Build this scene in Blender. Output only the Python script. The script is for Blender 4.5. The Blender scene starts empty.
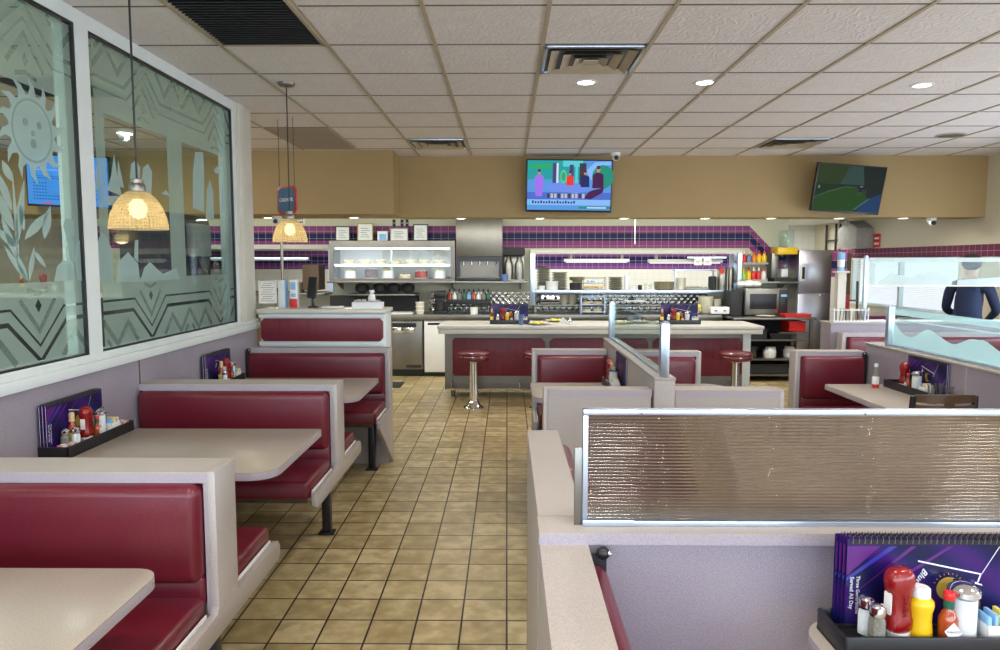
import bpy, bmesh, math, random
from mathutils import Vector, Matrix, geometry
random.seed(7)
S = bpy.context.scene
COL = S.collection
PI = math.pi

# ------------------------------------------------------------------ camera geometry (used to read distances off the photo)
F = 722.0; EYE = 1.6
TH = math.atan(63/722.0); YAW = math.atan(7/722.0*math.cos(TH))
def ray(px, py):
    a = (px-500)/F; b = (325-py)/F
    ct, st = math.cos(TH), math.sin(TH)
    x, y, z = a, ct+b*st, -st+b*ct
    c, s = math.cos(YAW), math.sin(YAW)
    return (x*c-y*s, x*s+y*c, z)
def at(px, py, D):
    r = ray(px, py); t = D/r[1]
    return (r[0]*t, EYE+r[2]*t)          # X, Z on the plane y = D
def atw(px, py, X):
    r = ray(px, py); t = X/r[0]
    return (r[1]*t, EYE+r[2]*t)          # Y, Z on the plane x = X

# ------------------------------------------------------------------ materials
def mat(name, col, rough=0.5, metal=0.0, var=0.06, scale=8.0, emit=None, estr=0.0, bump=0.0, bscale=60.0, coat=0.0, trans=0.0, alpha=1.0):
    m = bpy.data.materials.new(name); m.use_nodes = True
    nt = m.node_tree; n = nt.nodes; L = nt.links
    b = n['Principled BSDF']
    tc = n.new('ShaderNodeTexCoord')
    if var > 0:
        no = n.new('ShaderNodeTexNoise'); no.inputs['Scale'].default_value = scale; no.inputs['Detail'].default_value = 3
        L.new(tc.outputs['Object'], no.inputs['Vector'])
        mx = n.new('ShaderNodeMix'); mx.data_type = 'RGBA'
        mx.inputs[6].default_value = (*[max(0, c*(1-var*2)) for c in col], 1)
        mx.inputs[7].default_value = (*[min(1, c*(1+var*2)) for c in col], 1)
        L.new(no.outputs['Fac'], mx.inputs[0]); L.new(mx.outputs[2], b.inputs['Base Color'])
    else:
        b.inputs['Base Color'].default_value = (*col, 1)
    b.inputs['Roughness'].default_value = rough; b.inputs['Metallic'].default_value = metal
    if coat: b.inputs['Coat Weight'].default_value = coat; b.inputs['Coat Roughness'].default_value = 0.1
    if trans: b.inputs['Transmission Weight'].default_value = trans
    if alpha < 1: b.inputs['Alpha'].default_value = alpha
    if emit is not None:
        b.inputs['Emission Color'].default_value = (*emit, 1); b.inputs['Emission Strength'].default_value = estr
    if bump:
        n2 = n.new('ShaderNodeTexNoise'); n2.inputs['Scale'].default_value = bscale; n2.inputs['Detail'].default_value = 4
        L.new(tc.outputs['Object'], n2.inputs['Vector'])
        bp = n.new('ShaderNodeBump'); bp.inputs['Strength'].default_value = bump; bp.inputs['Distance'].default_value = 0.01
        L.new(n2.outputs['Fac'], bp.inputs['Height']); L.new(bp.outputs['Normal'], b.inputs['Normal'])
    return m

def laminate(name, c1, c2, rough=0.35):
    m = mat(name, c1, rough, var=0)
    nt = m.node_tree; n = nt.nodes; L = nt.links; b = n['Principled BSDF']
    tc = n.new('ShaderNodeTexCoord')
    no = n.new('ShaderNodeTexNoise'); no.inputs['Scale'].default_value = 260; no.inputs['Detail'].default_value = 2
    L.new(tc.outputs['Object'], no.inputs['Vector'])
    n3 = n.new('ShaderNodeTexNoise'); n3.inputs['Scale'].default_value = 3.0
    L.new(tc.outputs['Object'], n3.inputs['Vector'])
    ad = n.new('ShaderNodeMath'); ad.operation = 'MULTIPLY_ADD'; ad.inputs[1].default_value = 0.35; 
    L.new(n3.outputs['Fac'], ad.inputs[0]); L.new(no.outputs['Fac'], ad.inputs[2])
    mr = n.new('ShaderNodeMapRange'); mr.inputs[1].default_value = 0.45; mr.inputs[2].default_value = 0.9
    L.new(ad.outputs[0], mr.inputs[0])
    mx = n.new('ShaderNodeMix'); mx.data_type = 'RGBA'
    mx.inputs[6].default_value = (*c1, 1); mx.inputs[7].default_value = (*c2, 1)
    L.new(mr.outputs[0], mx.inputs[0]); L.new(mx.outputs[2], b.inputs['Base Color'])
    return m

def glass_mat(name, tint, gloss=0.10, rough=0.02):
    m = bpy.data.materials.new(name); m.use_nodes = True
    nt = m.node_tree; n = nt.nodes; L = nt.links
    n.remove(n['Principled BSDF'])
    t = n.new('ShaderNodeBsdfTransparent'); t.inputs[0].default_value = (*tint, 1)
    g = n.new('ShaderNodeBsdfGlossy'); g.inputs['Roughness'].default_value = rough
    lw = n.new('ShaderNodeLayerWeight'); lw.inputs['Blend'].default_value = 0.5
    pw = n.new('ShaderNodeMath'); pw.operation = 'POWER'; pw.inputs[1].default_value = 4.5; L.new(lw.outputs['Facing'], pw.inputs[0])
    mu = n.new('ShaderNodeMath'); mu.operation = 'MULTIPLY_ADD'; mu.inputs[1].default_value = gloss*6; mu.inputs[2].default_value = 0.02
    L.new(pw.outputs[0], mu.inputs[0])
    mx = n.new('ShaderNodeMixShader'); L.new(mu.outputs[0], mx.inputs[0]); L.new(t.outputs[0], mx.inputs[1]); L.new(g.outputs[0], mx.inputs[2])
    L.new(mx.outputs[0], n['Material Output'].inputs[0])
    return m
def frost_mat(name, col, dens):
    m = bpy.data.materials.new(name); m.use_nodes = True
    nt = m.node_tree; n = nt.nodes; L = nt.links
    n.remove(n['Principled BSDF'])
    t = n.new('ShaderNodeBsdfTransparent'); t.inputs[0].default_value = (0.85, 0.95, 0.92, 1)
    d = n.new('ShaderNodeBsdfDiffuse'); d.inputs[0].default_value = (*col, 1)
    tl = n.new('ShaderNodeBsdfTranslucent'); tl.inputs[0].default_value = (*col, 1)
    m2 = n.new('ShaderNodeMixShader'); m2.inputs[0].default_value = 0.6
    L.new(d.outputs[0], m2.inputs[1]); L.new(tl.outputs[0], m2.inputs[2])
    tc = n.new('ShaderNodeTexCoord'); no = n.new('ShaderNodeTexNoise'); no.inputs['Scale'].default_value = 5
    L.new(tc.outputs['Object'], no.inputs['Vector'])
    mr = n.new('ShaderNodeMapRange'); mr.inputs[3].default_value = dens-0.08; mr.inputs[4].default_value = dens+0.08
    L.new(no.outputs['Fac'], mr.inputs[0])
    mx = n.new('ShaderNodeMixShader'); L.new(mr.outputs[0], mx.inputs[0]); L.new(t.outputs[0], mx.inputs[1]); L.new(m2.outputs[0], mx.inputs[2])
    L.new(mx.outputs[0], n['Material Output'].inputs[0])
    return m
def emis(name, col, s=1.0):
    m = mat(name, (0.004, 0.004, 0.004), 0.6, var=0, emit=col, estr=s); m.node_tree.nodes['Principled BSDF'].inputs['Specular IOR Level'].default_value = 0.12; return m

def tile_mat(name, bands, size=0.108, base=(0.70, 0.66, 0.50), grout=(0.55, 0.52, 0.46), diag=None, axis='X', rough=0.3):
    """glazed wall tiles; BANDS: (z0, z1, colour) stripes of coloured tile along the wall; DIAG = (x, drop) lets the stripes step down at 45 degrees"""
    m = bpy.data.materials.new(name); m.use_nodes = True
    nt = m.node_tree; n = nt.nodes; L = nt.links; b = n['Principled BSDF']
    tc = n.new('ShaderNodeTexCoord'); sp = n.new('ShaderNodeSeparateXYZ'); L.new(tc.outputs['Object'], sp.inputs[0])
    def math_(op, a, bb=None):
        k = n.new('ShaderNodeMath'); k.operation = op
        for i, v in enumerate((a, bb)):
            if v is None: continue
            if isinstance(v, (int, float)): k.inputs[i].default_value = v
            else: L.new(v, k.inputs[i])
        return k.outputs[0]
    u = sp.outputs[axis]; z = sp.outputs['Z']
    zz = z
    if diag:
        over = math_('MAXIMUM', math_('SUBTRACT', u, diag[0]), 0.0)
        over = math_('MINIMUM', over, diag[1])
        zz = math_('ADD', z, over)
    cur = None
    def mixc(fac, a, bcol):
        k = n.new('ShaderNodeMix'); k.data_type = 'RGBA'; L.new(fac, k.inputs[0])
        if isinstance(a, tuple): k.inputs[6].default_value = (*a, 1)
        else: L.new(a, k.inputs[6])
        k.inputs[7].default_value = (*bcol, 1); return k.outputs[2]
    cur = base
    for z0, z1, c in bands:
        f = math_('MULTIPLY', math_('GREATER_THAN', zz, z0), math_('LESS_THAN', zz, z1))
        cur = mixc(f, cur, c)
    gu = math_('PINGPONG', math_('ADD', u, 50*size), size/2); gz = math_('PINGPONG', math_('ADD', z, 50*size), size/2)
    g = math_('LESS_THAN', math_('MINIMUM', gu, gz), 0.0015)
    cur = mixc(g, cur, grout)
    if isinstance(cur, tuple): b.inputs['Base Color'].default_value = (*cur, 1)
    else: L.new(cur, b.inputs['Base Color'])
    b.inputs['Roughness'].default_value = rough; b.inputs['Specular IOR Level'].default_value = 0.09
    return m

def floor_mat():
    m = bpy.data.materials.new('floor_tile'); m.use_nodes = True
    nt = m.node_tree; n = nt.nodes; L = nt.links; b = n['Principled BSDF']
    tc = n.new('ShaderNodeTexCoord'); sp = n.new('ShaderNodeSeparateXYZ'); L.new(tc.outputs['Object'], sp.inputs[0])
    T = 0.2015
    def math_(op, a, bb=None):
        k = n.new('ShaderNodeMath'); k.operation = op
        for i, v in enumerate((a, bb)):
            if v is None: continue
            if isinstance(v, (int, float)): k.inputs[i].default_value = v
            else: L.new(v, k.inputs[i])
        return k.outputs[0]
    ux = math_('ADD', sp.outputs['X'], 100*T); uy = math_('ADD', sp.outputs['Y'], 100*T-2.904+14*T)
    gx = math_('PINGPONG', ux, T/2); gy = math_('PINGPONG', uy, T/2)
    g = math_('LESS_THAN', math_('MINIMUM', gx, gy), 0.0042)
    # tile id -> tone
    cx = math_('FLOOR', math_('DIVIDE', ux, T)); cy = math_('FLOOR', math_('DIVIDE', uy, T))
    cb = n.new('ShaderNodeCombineXYZ'); L.new(cx, cb.inputs[0]); L.new(cy, cb.inputs[1])
    wn = n.new('ShaderNodeTexWhiteNoise'); L.new(cb.outputs[0], wn.inputs['Vector'])
    no = n.new('ShaderNodeTexNoise'); no.inputs['Scale'].default_value = 11; no.inputs['Detail'].default_value = 5
    L.new(tc.outputs['Object'], no.inputs['Vector'])
    s = math_('ADD', math_('MULTIPLY', no.outputs['Fac'], 1.5), math_('MULTIPLY', wn.outputs['Value'], 0.38))
    cr = n.new('ShaderNodeValToRGB'); e = cr.color_ramp.elements
    e[0].position = 0.5; e[0].color = (0.37, 0.27, 0.12, 1)
    e[1].position = 1.25/1.3; e[1].color = (0.64, 0.51, 0.28, 1)
    el = cr.color_ramp.elements.new(0.75); el.color = (0.485, 0.375, 0.185, 1)
    L.new(math_('MULTIPLY', s, 0.78), cr.inputs[0])
    mx = n.new('ShaderNodeMix'); mx.data_type = 'RGBA'; L.new(g, mx.inputs[0]); L.new(cr.outputs[0], mx.inputs[6]); mx.inputs[7].default_value = (0.022, 0.017, 0.013, 1)
    L.new(mx.outputs[2], b.inputs['Base Color'])
    rr = math_('ADD', math_('MULTIPLY', no.outputs['Fac'], 0.25), 0.22); L.new(rr, b.inputs['Roughness'])
    bp = n.new('ShaderNodeBump'); bp.inputs['Strength'].default_value = 0.35; bp.inputs['Distance'].default_value = 0.004
    hh = math_('SUBTRACT', math_('MULTIPLY', no.outputs['Fac'], 0.25), g); L.new(hh, bp.inputs['Height']); L.new(bp.outputs['Normal'], b.inputs['Normal'])
    return m

def ceiling_mat():
    m = mat('acoustic_tile', (0.60, 0.565, 0.555), 0.9, var=0)
    nt = m.node_tree; n = nt.nodes; L = nt.links; b = n['Principled BSDF']
    tc = n.new('ShaderNodeTexCoord')
    n1 = n.new('ShaderNodeTexNoise'); n1.inputs['Scale'].default_value = 5.0; n1.inputs['Detail'].default_value = 2; n1.inputs['Distortion'].default_value = 2.2
    L.new(tc.outputs['Object'], n1.inputs['Vector'])
    wv = n.new('ShaderNodeTexWave'); wv.inputs['Scale'].default_value = 6; wv.inputs['Distortion'].default_value = 14; wv.inputs['Detail'].default_value = 3; wv.inputs['Detail Scale'].default_value = 2.2
    L.new(tc.outputs['Object'], wv.inputs['Vector'])
    mu = n.new('ShaderNodeMath'); mu.operation = 'MULTIPLY'; L.new(n1.outputs['Fac'], mu.inputs[0]); L.new(wv.outputs['Fac'], mu.inputs[1])
    bp = n.new('ShaderNodeBump'); bp.inputs['Strength'].default_value = 0.28; bp.inputs['Distance'].default_value = 0.012
    L.new(mu.outputs[0], bp.inputs['Height']); L.new(bp.outputs['Normal'], b.inputs['Normal'])
    mx = n.new('ShaderNodeMix'); mx.data_type = 'RGBA'; L.new(n1.outputs['Fac'], mx.inputs[0])
    mx.inputs[6].default_value = (0.65, 0.615, 0.61, 1); mx.inputs[7].default_value = (0.77, 0.735, 0.73, 1)
    L.new(mx.outputs[2], b.inputs['Base Color'])
    return m

def cover_mat():
    m = mat('menu_cover', (0.07, 0.02, 0.2), 0.28, var=0); m.node_tree.nodes['Principled BSDF'].inputs['Specular IOR Level'].default_value = 0.3
    nt = m.node_tree; n = nt.nodes; L = nt.links; b = n['Principled BSDF']
    tc = n.new('ShaderNodeTexCoord')
    mp = n.new('ShaderNodeMapping'); mp.inputs['Rotation'].default_value = (0, 0.95, 0); L.new(tc.outputs['Object'], mp.inputs[0])
    wv = n.new('ShaderNodeTexWave'); wv.bands_direction = 'X'; wv.inputs['Scale'].default_value = 2.6; wv.inputs['Distortion'].default_value = 3.0; wv.inputs['Detail'].default_value = 1; wv.inputs['Detail Scale'].default_value = 0.7
    L.new(mp.outputs[0], wv.inputs['Vector'])
    cr = n.new('ShaderNodeValToRGB'); e = cr.color_ramp.elements
    e[0].position = 0.0; e[0].color = (0.006, 0.005, 0.045, 1); e[1].position = 1.0; e[1].color = (0.040, 0.008, 0.12, 1)
    x = cr.color_ramp.elements.new(0.55); x.color = (0.011, 0.008, 0.085, 1)
    L.new(wv.outputs['Fac'], cr.inputs[0]); L.new(cr.outputs[0], b.inputs['Base Color'])
    return m

def mesh_shade_mat():
    """amber ribbed prismatic glass of the pendants"""
    m = bpy.data.materials.new('ribbed_amber_glass'); m.use_nodes = True
    nt = m.node_tree; n = nt.nodes; L = nt.links; n.remove(n['Principled BSDF'])
    t = n.new('ShaderNodeBsdfTransparent'); t.inputs[0].default_value = (1.0, 0.90, 0.68, 1)
    g = n.new('ShaderNodeBsdfGlossy'); g.inputs[0].default_value = (0.80, 0.70, 0.50, 1); g.inputs['Roughness'].default_value = 0.16
    tr = n.new('ShaderNodeBsdfTranslucent'); tr.inputs[0].default_value = (0.70, 0.58, 0.36, 1)
    tc = n.new('ShaderNodeTexCoord'); sp = n.new('ShaderNodeSeparateXYZ'); L.new(tc.outputs['Object'], sp.inputs[0])
    a = n.new('ShaderNodeMath'); a.operation = 'ARCTAN2'; L.new(sp.outputs['Y'], a.inputs[0]); L.new(sp.outputs['X'], a.inputs[1])
    def wave(sock, k):
        q = n.new('ShaderNodeMath'); q.operation = 'MULTIPLY'; q.inputs[1].default_value = k; L.new(sock, q.inputs[0])
        s = n.new('ShaderNodeMath'); s.operation = 'SINE'; L.new(q.outputs[0], s.inputs[0]); return s.outputs[0]
    w1 = wave(a.outputs[0], 44); w2 = wave(sp.outputs['Z'], 480)
    ad = n.new('ShaderNodeMath'); ad.operation = 'MAXIMUM'; L.new(w1, ad.inputs[0]); L.new(w2, ad.inputs[1])
    bp = n.new('ShaderNodeBump'); bp.inputs['Strength'].default_value = 0.9; bp.inputs['Distance'].default_value = 0.004
    L.new(ad.outputs[0], bp.inputs['Height'])
    for q in (g, tr): L.new(bp.outputs['Normal'], q.inputs['Normal'])
    m1 = n.new('ShaderNodeMixShader'); m1.inputs[0].default_value = 0.70; L.new(g.outputs[0], m1.inputs[1]); L.new(tr.outputs[0], m1.inputs[2])
    mr = n.new('ShaderNodeMapRange'); mr.inputs[1].default_value = -1; mr.inputs[2].default_value = 1; mr.inputs[3].default_value = 0.40; mr.inputs[4].default_value = 0.80
    L.new(ad.outputs[0], mr.inputs[0])
    m2 = n.new('ShaderNodeMixShader'); L.new(mr.outputs[0], m2.inputs[0]); L.new(t.outputs[0], m2.inputs[1]); L.new(m1.outputs[0], m2.inputs[2])
    L.new(m2.outputs[0], n['Material Output'].inputs[0])
    return m

PURP = (0.24, 0.05, 0.17); NAVY = (0.012, 0.014, 0.07)
MT = dict(
    vinyl=mat('red_vinyl', (0.130, 0.0065, 0.017), 0.33, var=0.10, scale=4, bump=0.08, bscale=220, coat=0.15),
    lam=laminate('beige_laminate', (0.345, 0.305, 0.285), (0.485, 0.44, 0.41)),
    lamtop=laminate('table_laminate', (0.355, 0.305, 0.255), (0.475, 0.415, 0.355), 0.25),
    lamcap=laminate('cap_laminate', (0.355, 0.31, 0.28), (0.475, 0.42, 0.385), 0.5),
    lav=laminate('grey_lavender_laminate', (0.245, 0.215, 0.255), (0.365, 0.325, 0.375), 0.3),
    lamedge=laminate('laminate_edge', (0.34, 0.30, 0.34), (0.44, 0.40, 0.44), 0.3),
    white=mat('white_paint', (0.70, 0.75, 0.73), 0.45, var=0.04),
    cream=mat('cream_paint', (0.62, 0.60, 0.52), 0.5, var=0.04),
    tan=mat('tan_paint', (0.36, 0.255, 0.115), 0.75, var=0.05, scale=2, bump=0.08, bscale=160),
    black=mat('black_plastic', (0.012, 0.012, 0.014), 0.35, var=0.1),
    dark=mat('dark_rubber', (0.02, 0.02, 0.022), 0.7, var=0.1),
    steel=mat('brushed_steel', (0.27, 0.26, 0.23), 0.38, 1.0, var=0.12, scale=3),
    chrome=mat('chrome', (0.80, 0.80, 0.80), 0.09, 1.0, var=0.02),
    alu=mat('aluminium', (0.60, 0.70, 0.84), 0.36, 1.0, var=0.04),
    floor=floor_mat(), ceil=ceiling_mat(),
    grid=mat('grid_metal', (0.42, 0.36, 0.27), 0.6, var=0.08),
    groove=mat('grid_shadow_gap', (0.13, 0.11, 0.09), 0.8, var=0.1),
    glass=glass_mat('clear_glass', (0.86, 0.94, 0.92)),
    glass2=glass_mat('thin_clear_glass', (0.95, 0.97, 0.97), 0.08),
    frostw=frost_mat('etched_frost_bluish', (0.86, 0.93, 0.96), 0.62),
    frost=frost_mat('etched_frost', (0.45, 0.56, 0.52), 0.60),
    frost2=frost_mat('etched_frost_light', (0.36, 0.46, 0.42), 0.42),
    frost3=frost_mat('etched_frost_dense', (0.56, 0.66, 0.67), 0.64),
    red=mat('red_plastic', (0.24, 0.006, 0.006), 0.25, var=0.05, coat=0.3),
    redb=mat('bright_red_plastic', (0.62, 0.015, 0.012), 0.35, var=0.05),
    yellow=mat('yellow_plastic', (0.80, 0.50, 0.01), 0.3, var=0.04),
    wplast=mat('white_plastic', (0.80, 0.80, 0.78), 0.35, var=0.03),
    paper=mat('paper', (0.82, 0.82, 0.78), 0.8, var=0.03),
    ink=mat('black_ink', (0.02, 0.02, 0.02), 0.7, var=0.0),
    winkink=mat('white_print', (0.85, 0.85, 0.88), 0.6, var=0.0),
    sauce=mat('hot_sauce', (0.36, 0.06, 0.012), 0.08, var=0.15, scale=40, coat=0.5),
    green=mat('green_foil', (0.01, 0.10, 0.06), 0.4, var=0.05),
    wood=mat('bottle_cap_wood', (0.62, 0.42, 0.22), 0.6, var=0.1, scale=30),
    dwood=mat('dark_walnut', (0.085, 0.045, 0.02), 0.3, var=0.3, scale=14, coat=0.2),
    salt=mat('salt', (0.82, 0.82, 0.82), 0.8, var=0.03, scale=90),
    pepper=mat('ground_pepper', (0.22, 0.20, 0.16), 0.9, var=0.4, scale=300),
    cover=cover_mat(),
    lilac=mat('menu_streak', (0.095, 0.010, 0.16), 0.3, var=0.05), blue=mat('menu_streak_blue', (0.03, 0.035, 0.28), 0.3, var=0.05),
    gold=mat('moon_gold', (0.50, 0.34, 0.05), 0.4, var=0.15),
    page=mat('menu_pages', (0.60, 0.55, 0.62), 0.6, var=0.05),
    pink=mat('pink_packet', (0.75, 0.30, 0.32), 0.6, var=0.2, scale=50),
    bluepk=mat('blue_packet', (0.25, 0.48, 0.75), 0.6, var=0.1),
    yelpk=mat('yellow_packet', (0.85, 0.70, 0.12), 0.6, var=0.05),
    shade=mesh_shade_mat(), bulb=emis('lit_bulb', (1.0, 0.90, 0.62), 3.5),
    lamp=emis('lamp_disc', (1.0, 0.95, 0.85), 9.0),
    tube=emis('fluorescent_tube', (0.95, 1.0, 0.98), 1.6), caselight=emis('case_light', (0.93, 1.0, 0.98), 7.0),
    plate=mat('olive_stoneware', (0.17, 0.14, 0.075), 0.35, var=0.12),
    bowl=mat('cream_stoneware', (0.62, 0.58, 0.45), 0.35, var=0.05),
    food=mat('golden_food', (0.60, 0.42, 0.12), 0.7, var=0.3, scale=60),
    cake=mat('chocolate_cake', (0.10, 0.045, 0.025), 0.6, var=0.3, scale=50),
    pie=mat('pie_crust', (0.70, 0.55, 0.32), 0.7, var=0.2, scale=30),
    berry=mat('berry_filling', (0.35, 0.05, 0.05), 0.5, var=0.3, scale=60),
    cream2=mat('whipped_cream', (0.85, 0.83, 0.76), 0.6, var=0.04),
    counter=mat('counter_cream', (0.60, 0.575, 0.505), 0.3, var=0.04),
    redpanel=mat('red_ribbed_panel', (0.155, 0.010, 0.022), 0.45, var=0.08),
    wallb=mat('plain_wall', (0.45, 0.40, 0.32), 0.8, var=0.05),
    blind=mat('blind_slat', (0.75, 0.80, 0.82), 0.5, var=0.02),
    box=mat('brown_crate', (0.10, 0.06, 0.035), 0.7, var=0.15),
    navycloth=mat('navy_cloth', (0.012, 0.02, 0.055), 0.9, var=0.2),
    skin=mat('skin', (0.50, 0.30, 0.21), 0.55, var=0.08),
    hair=mat('dark_hair', (0.03, 0.02, 0.015), 0.6, var=0.2),
    steeld=mat('dark_brushed_steel', (0.20, 0.185, 0.16), 0.38, 1.0, var=0.15, scale=3),
    ventgrey=mat('vent_slat_grey', (0.055, 0.055, 0.058), 0.5, var=0.1),
    fridgesteel=mat('fridge_steel', (0.56, 0.54, 0.58), 0.30, 1.0, var=0.08, scale=2),
    greymetal=mat('grey_duct_paint', (0.33, 0.31, 0.28), 0.6, var=0.15),
    signblue=mat('sign_blue', (0.03, 0.11, 0.20), 0.4, var=0.03), signred=mat('sign_red', (0.50, 0.03, 0.03), 0.4, var=0.03),
)
MT['tileback'] = tile_mat('striped_wall_tile', [(2.02, 2.128, PURP), (1.912, 2.02, NAVY), (1.804, 1.912, PURP)], base=(0.62, 0.60, 0.42), diag=(3.0-0.02, 0.56))
MT['tilekit'] = tile_mat('striped_kitchen_tile', [(1.69, 1.798, (0.16, 0.05, 0.20)), (1.582, 1.69, NAVY), (1.474, 1.582, (0.15, 0.04, 0.20))], base=(0.72, 0.70, 0.66))
MT['tileright'] = tile_mat('striped_side_tile', [(1.66, 1.80, (0.16, 0.03, 0.08))], base=(0.60, 0.55, 0.42), axis='Y')
MT['tilewhite'] = tile_mat('plain_white_tile', [(1.74, 1.84, PURP)], base=(0.74, 0.74, 0.72), axis='Y')
MT['tilepost'] = tile_mat('post_tile', [(1.62, 1.75, PURP), (1.51, 1.62, NAVY), (1.40, 1.51, PURP)], base=(0.70, 0.68, 0.66))
def quilt_mat():
    m = mat('quilted_steel', (0.55, 0.54, 0.50), 0.25, 1.0, var=0)
    nt = m.node_tree; n = nt.nodes; L = nt.links; b = n['Principled BSDF']
    tc = n.new('ShaderNodeTexCoord'); mp = n.new('ShaderNodeMapping'); mp.inputs['Rotation'].default_value = (0, PI/4, 0); L.new(tc.outputs['Object'], mp.inputs[0])
    ck = n.new('ShaderNodeTexVoronoi'); ck.inputs['Scale'].default_value = 16; ck.inputs['Randomness'].default_value = 0.0; L.new(mp.outputs[0], ck.inputs['Vector'])
    bp = n.new('ShaderNodeBump'); bp.inputs['Strength'].default_value = 1; bp.inputs['Distance'].default_value = 0.02; L.new(ck.outputs['Distance'], bp.inputs['Height']); L.new(bp.outputs['Normal'], b.inputs['Normal'])
    return m
MT['quilt'] = quilt_mat()
def corr_mat():
    m = bpy.data.materials.new('ridged_plastic'); m.use_nodes = True
    nt = m.node_tree; n = nt.nodes; L = nt.links; n.remove(n['Principled BSDF'])
    r = n.new('ShaderNodeBsdfRefraction'); r.inputs[0].default_value = (0.76, 0.70, 0.64, 1); r.inputs['Roughness'].default_value = 0.06; r.inputs['IOR'].default_value = 1.45
    g = n.new('ShaderNodeBsdfGlossy'); g.inputs['Roughness'].default_value = 0.14
    t = n.new('ShaderNodeBsdfTransparent'); t.inputs[0].default_value = (0.75, 0.7, 0.66, 1)
    fr = n.new('ShaderNodeFresnel'); fr.inputs['IOR'].default_value = 1.5
    m1 = n.new('ShaderNodeMixShader'); m1.inputs[0].default_value = 0.09; g.inputs[0].default_value = (0.95, 0.92, 0.9, 1); L.new(r.outputs[0], m1.inputs[1]); L.new(g.outputs[0], m1.inputs[2])
    m2 = n.new('ShaderNodeMixShader'); m2.inputs[0].default_value = 0.12; L.new(m1.outputs[0], m2.inputs[1]); L.new(t.outputs[0], m2.inputs[2])
    L.new(m2.outputs[0], n['Material Output'].inputs[0])
    return m
MT['corr'] = corr_mat()

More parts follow.
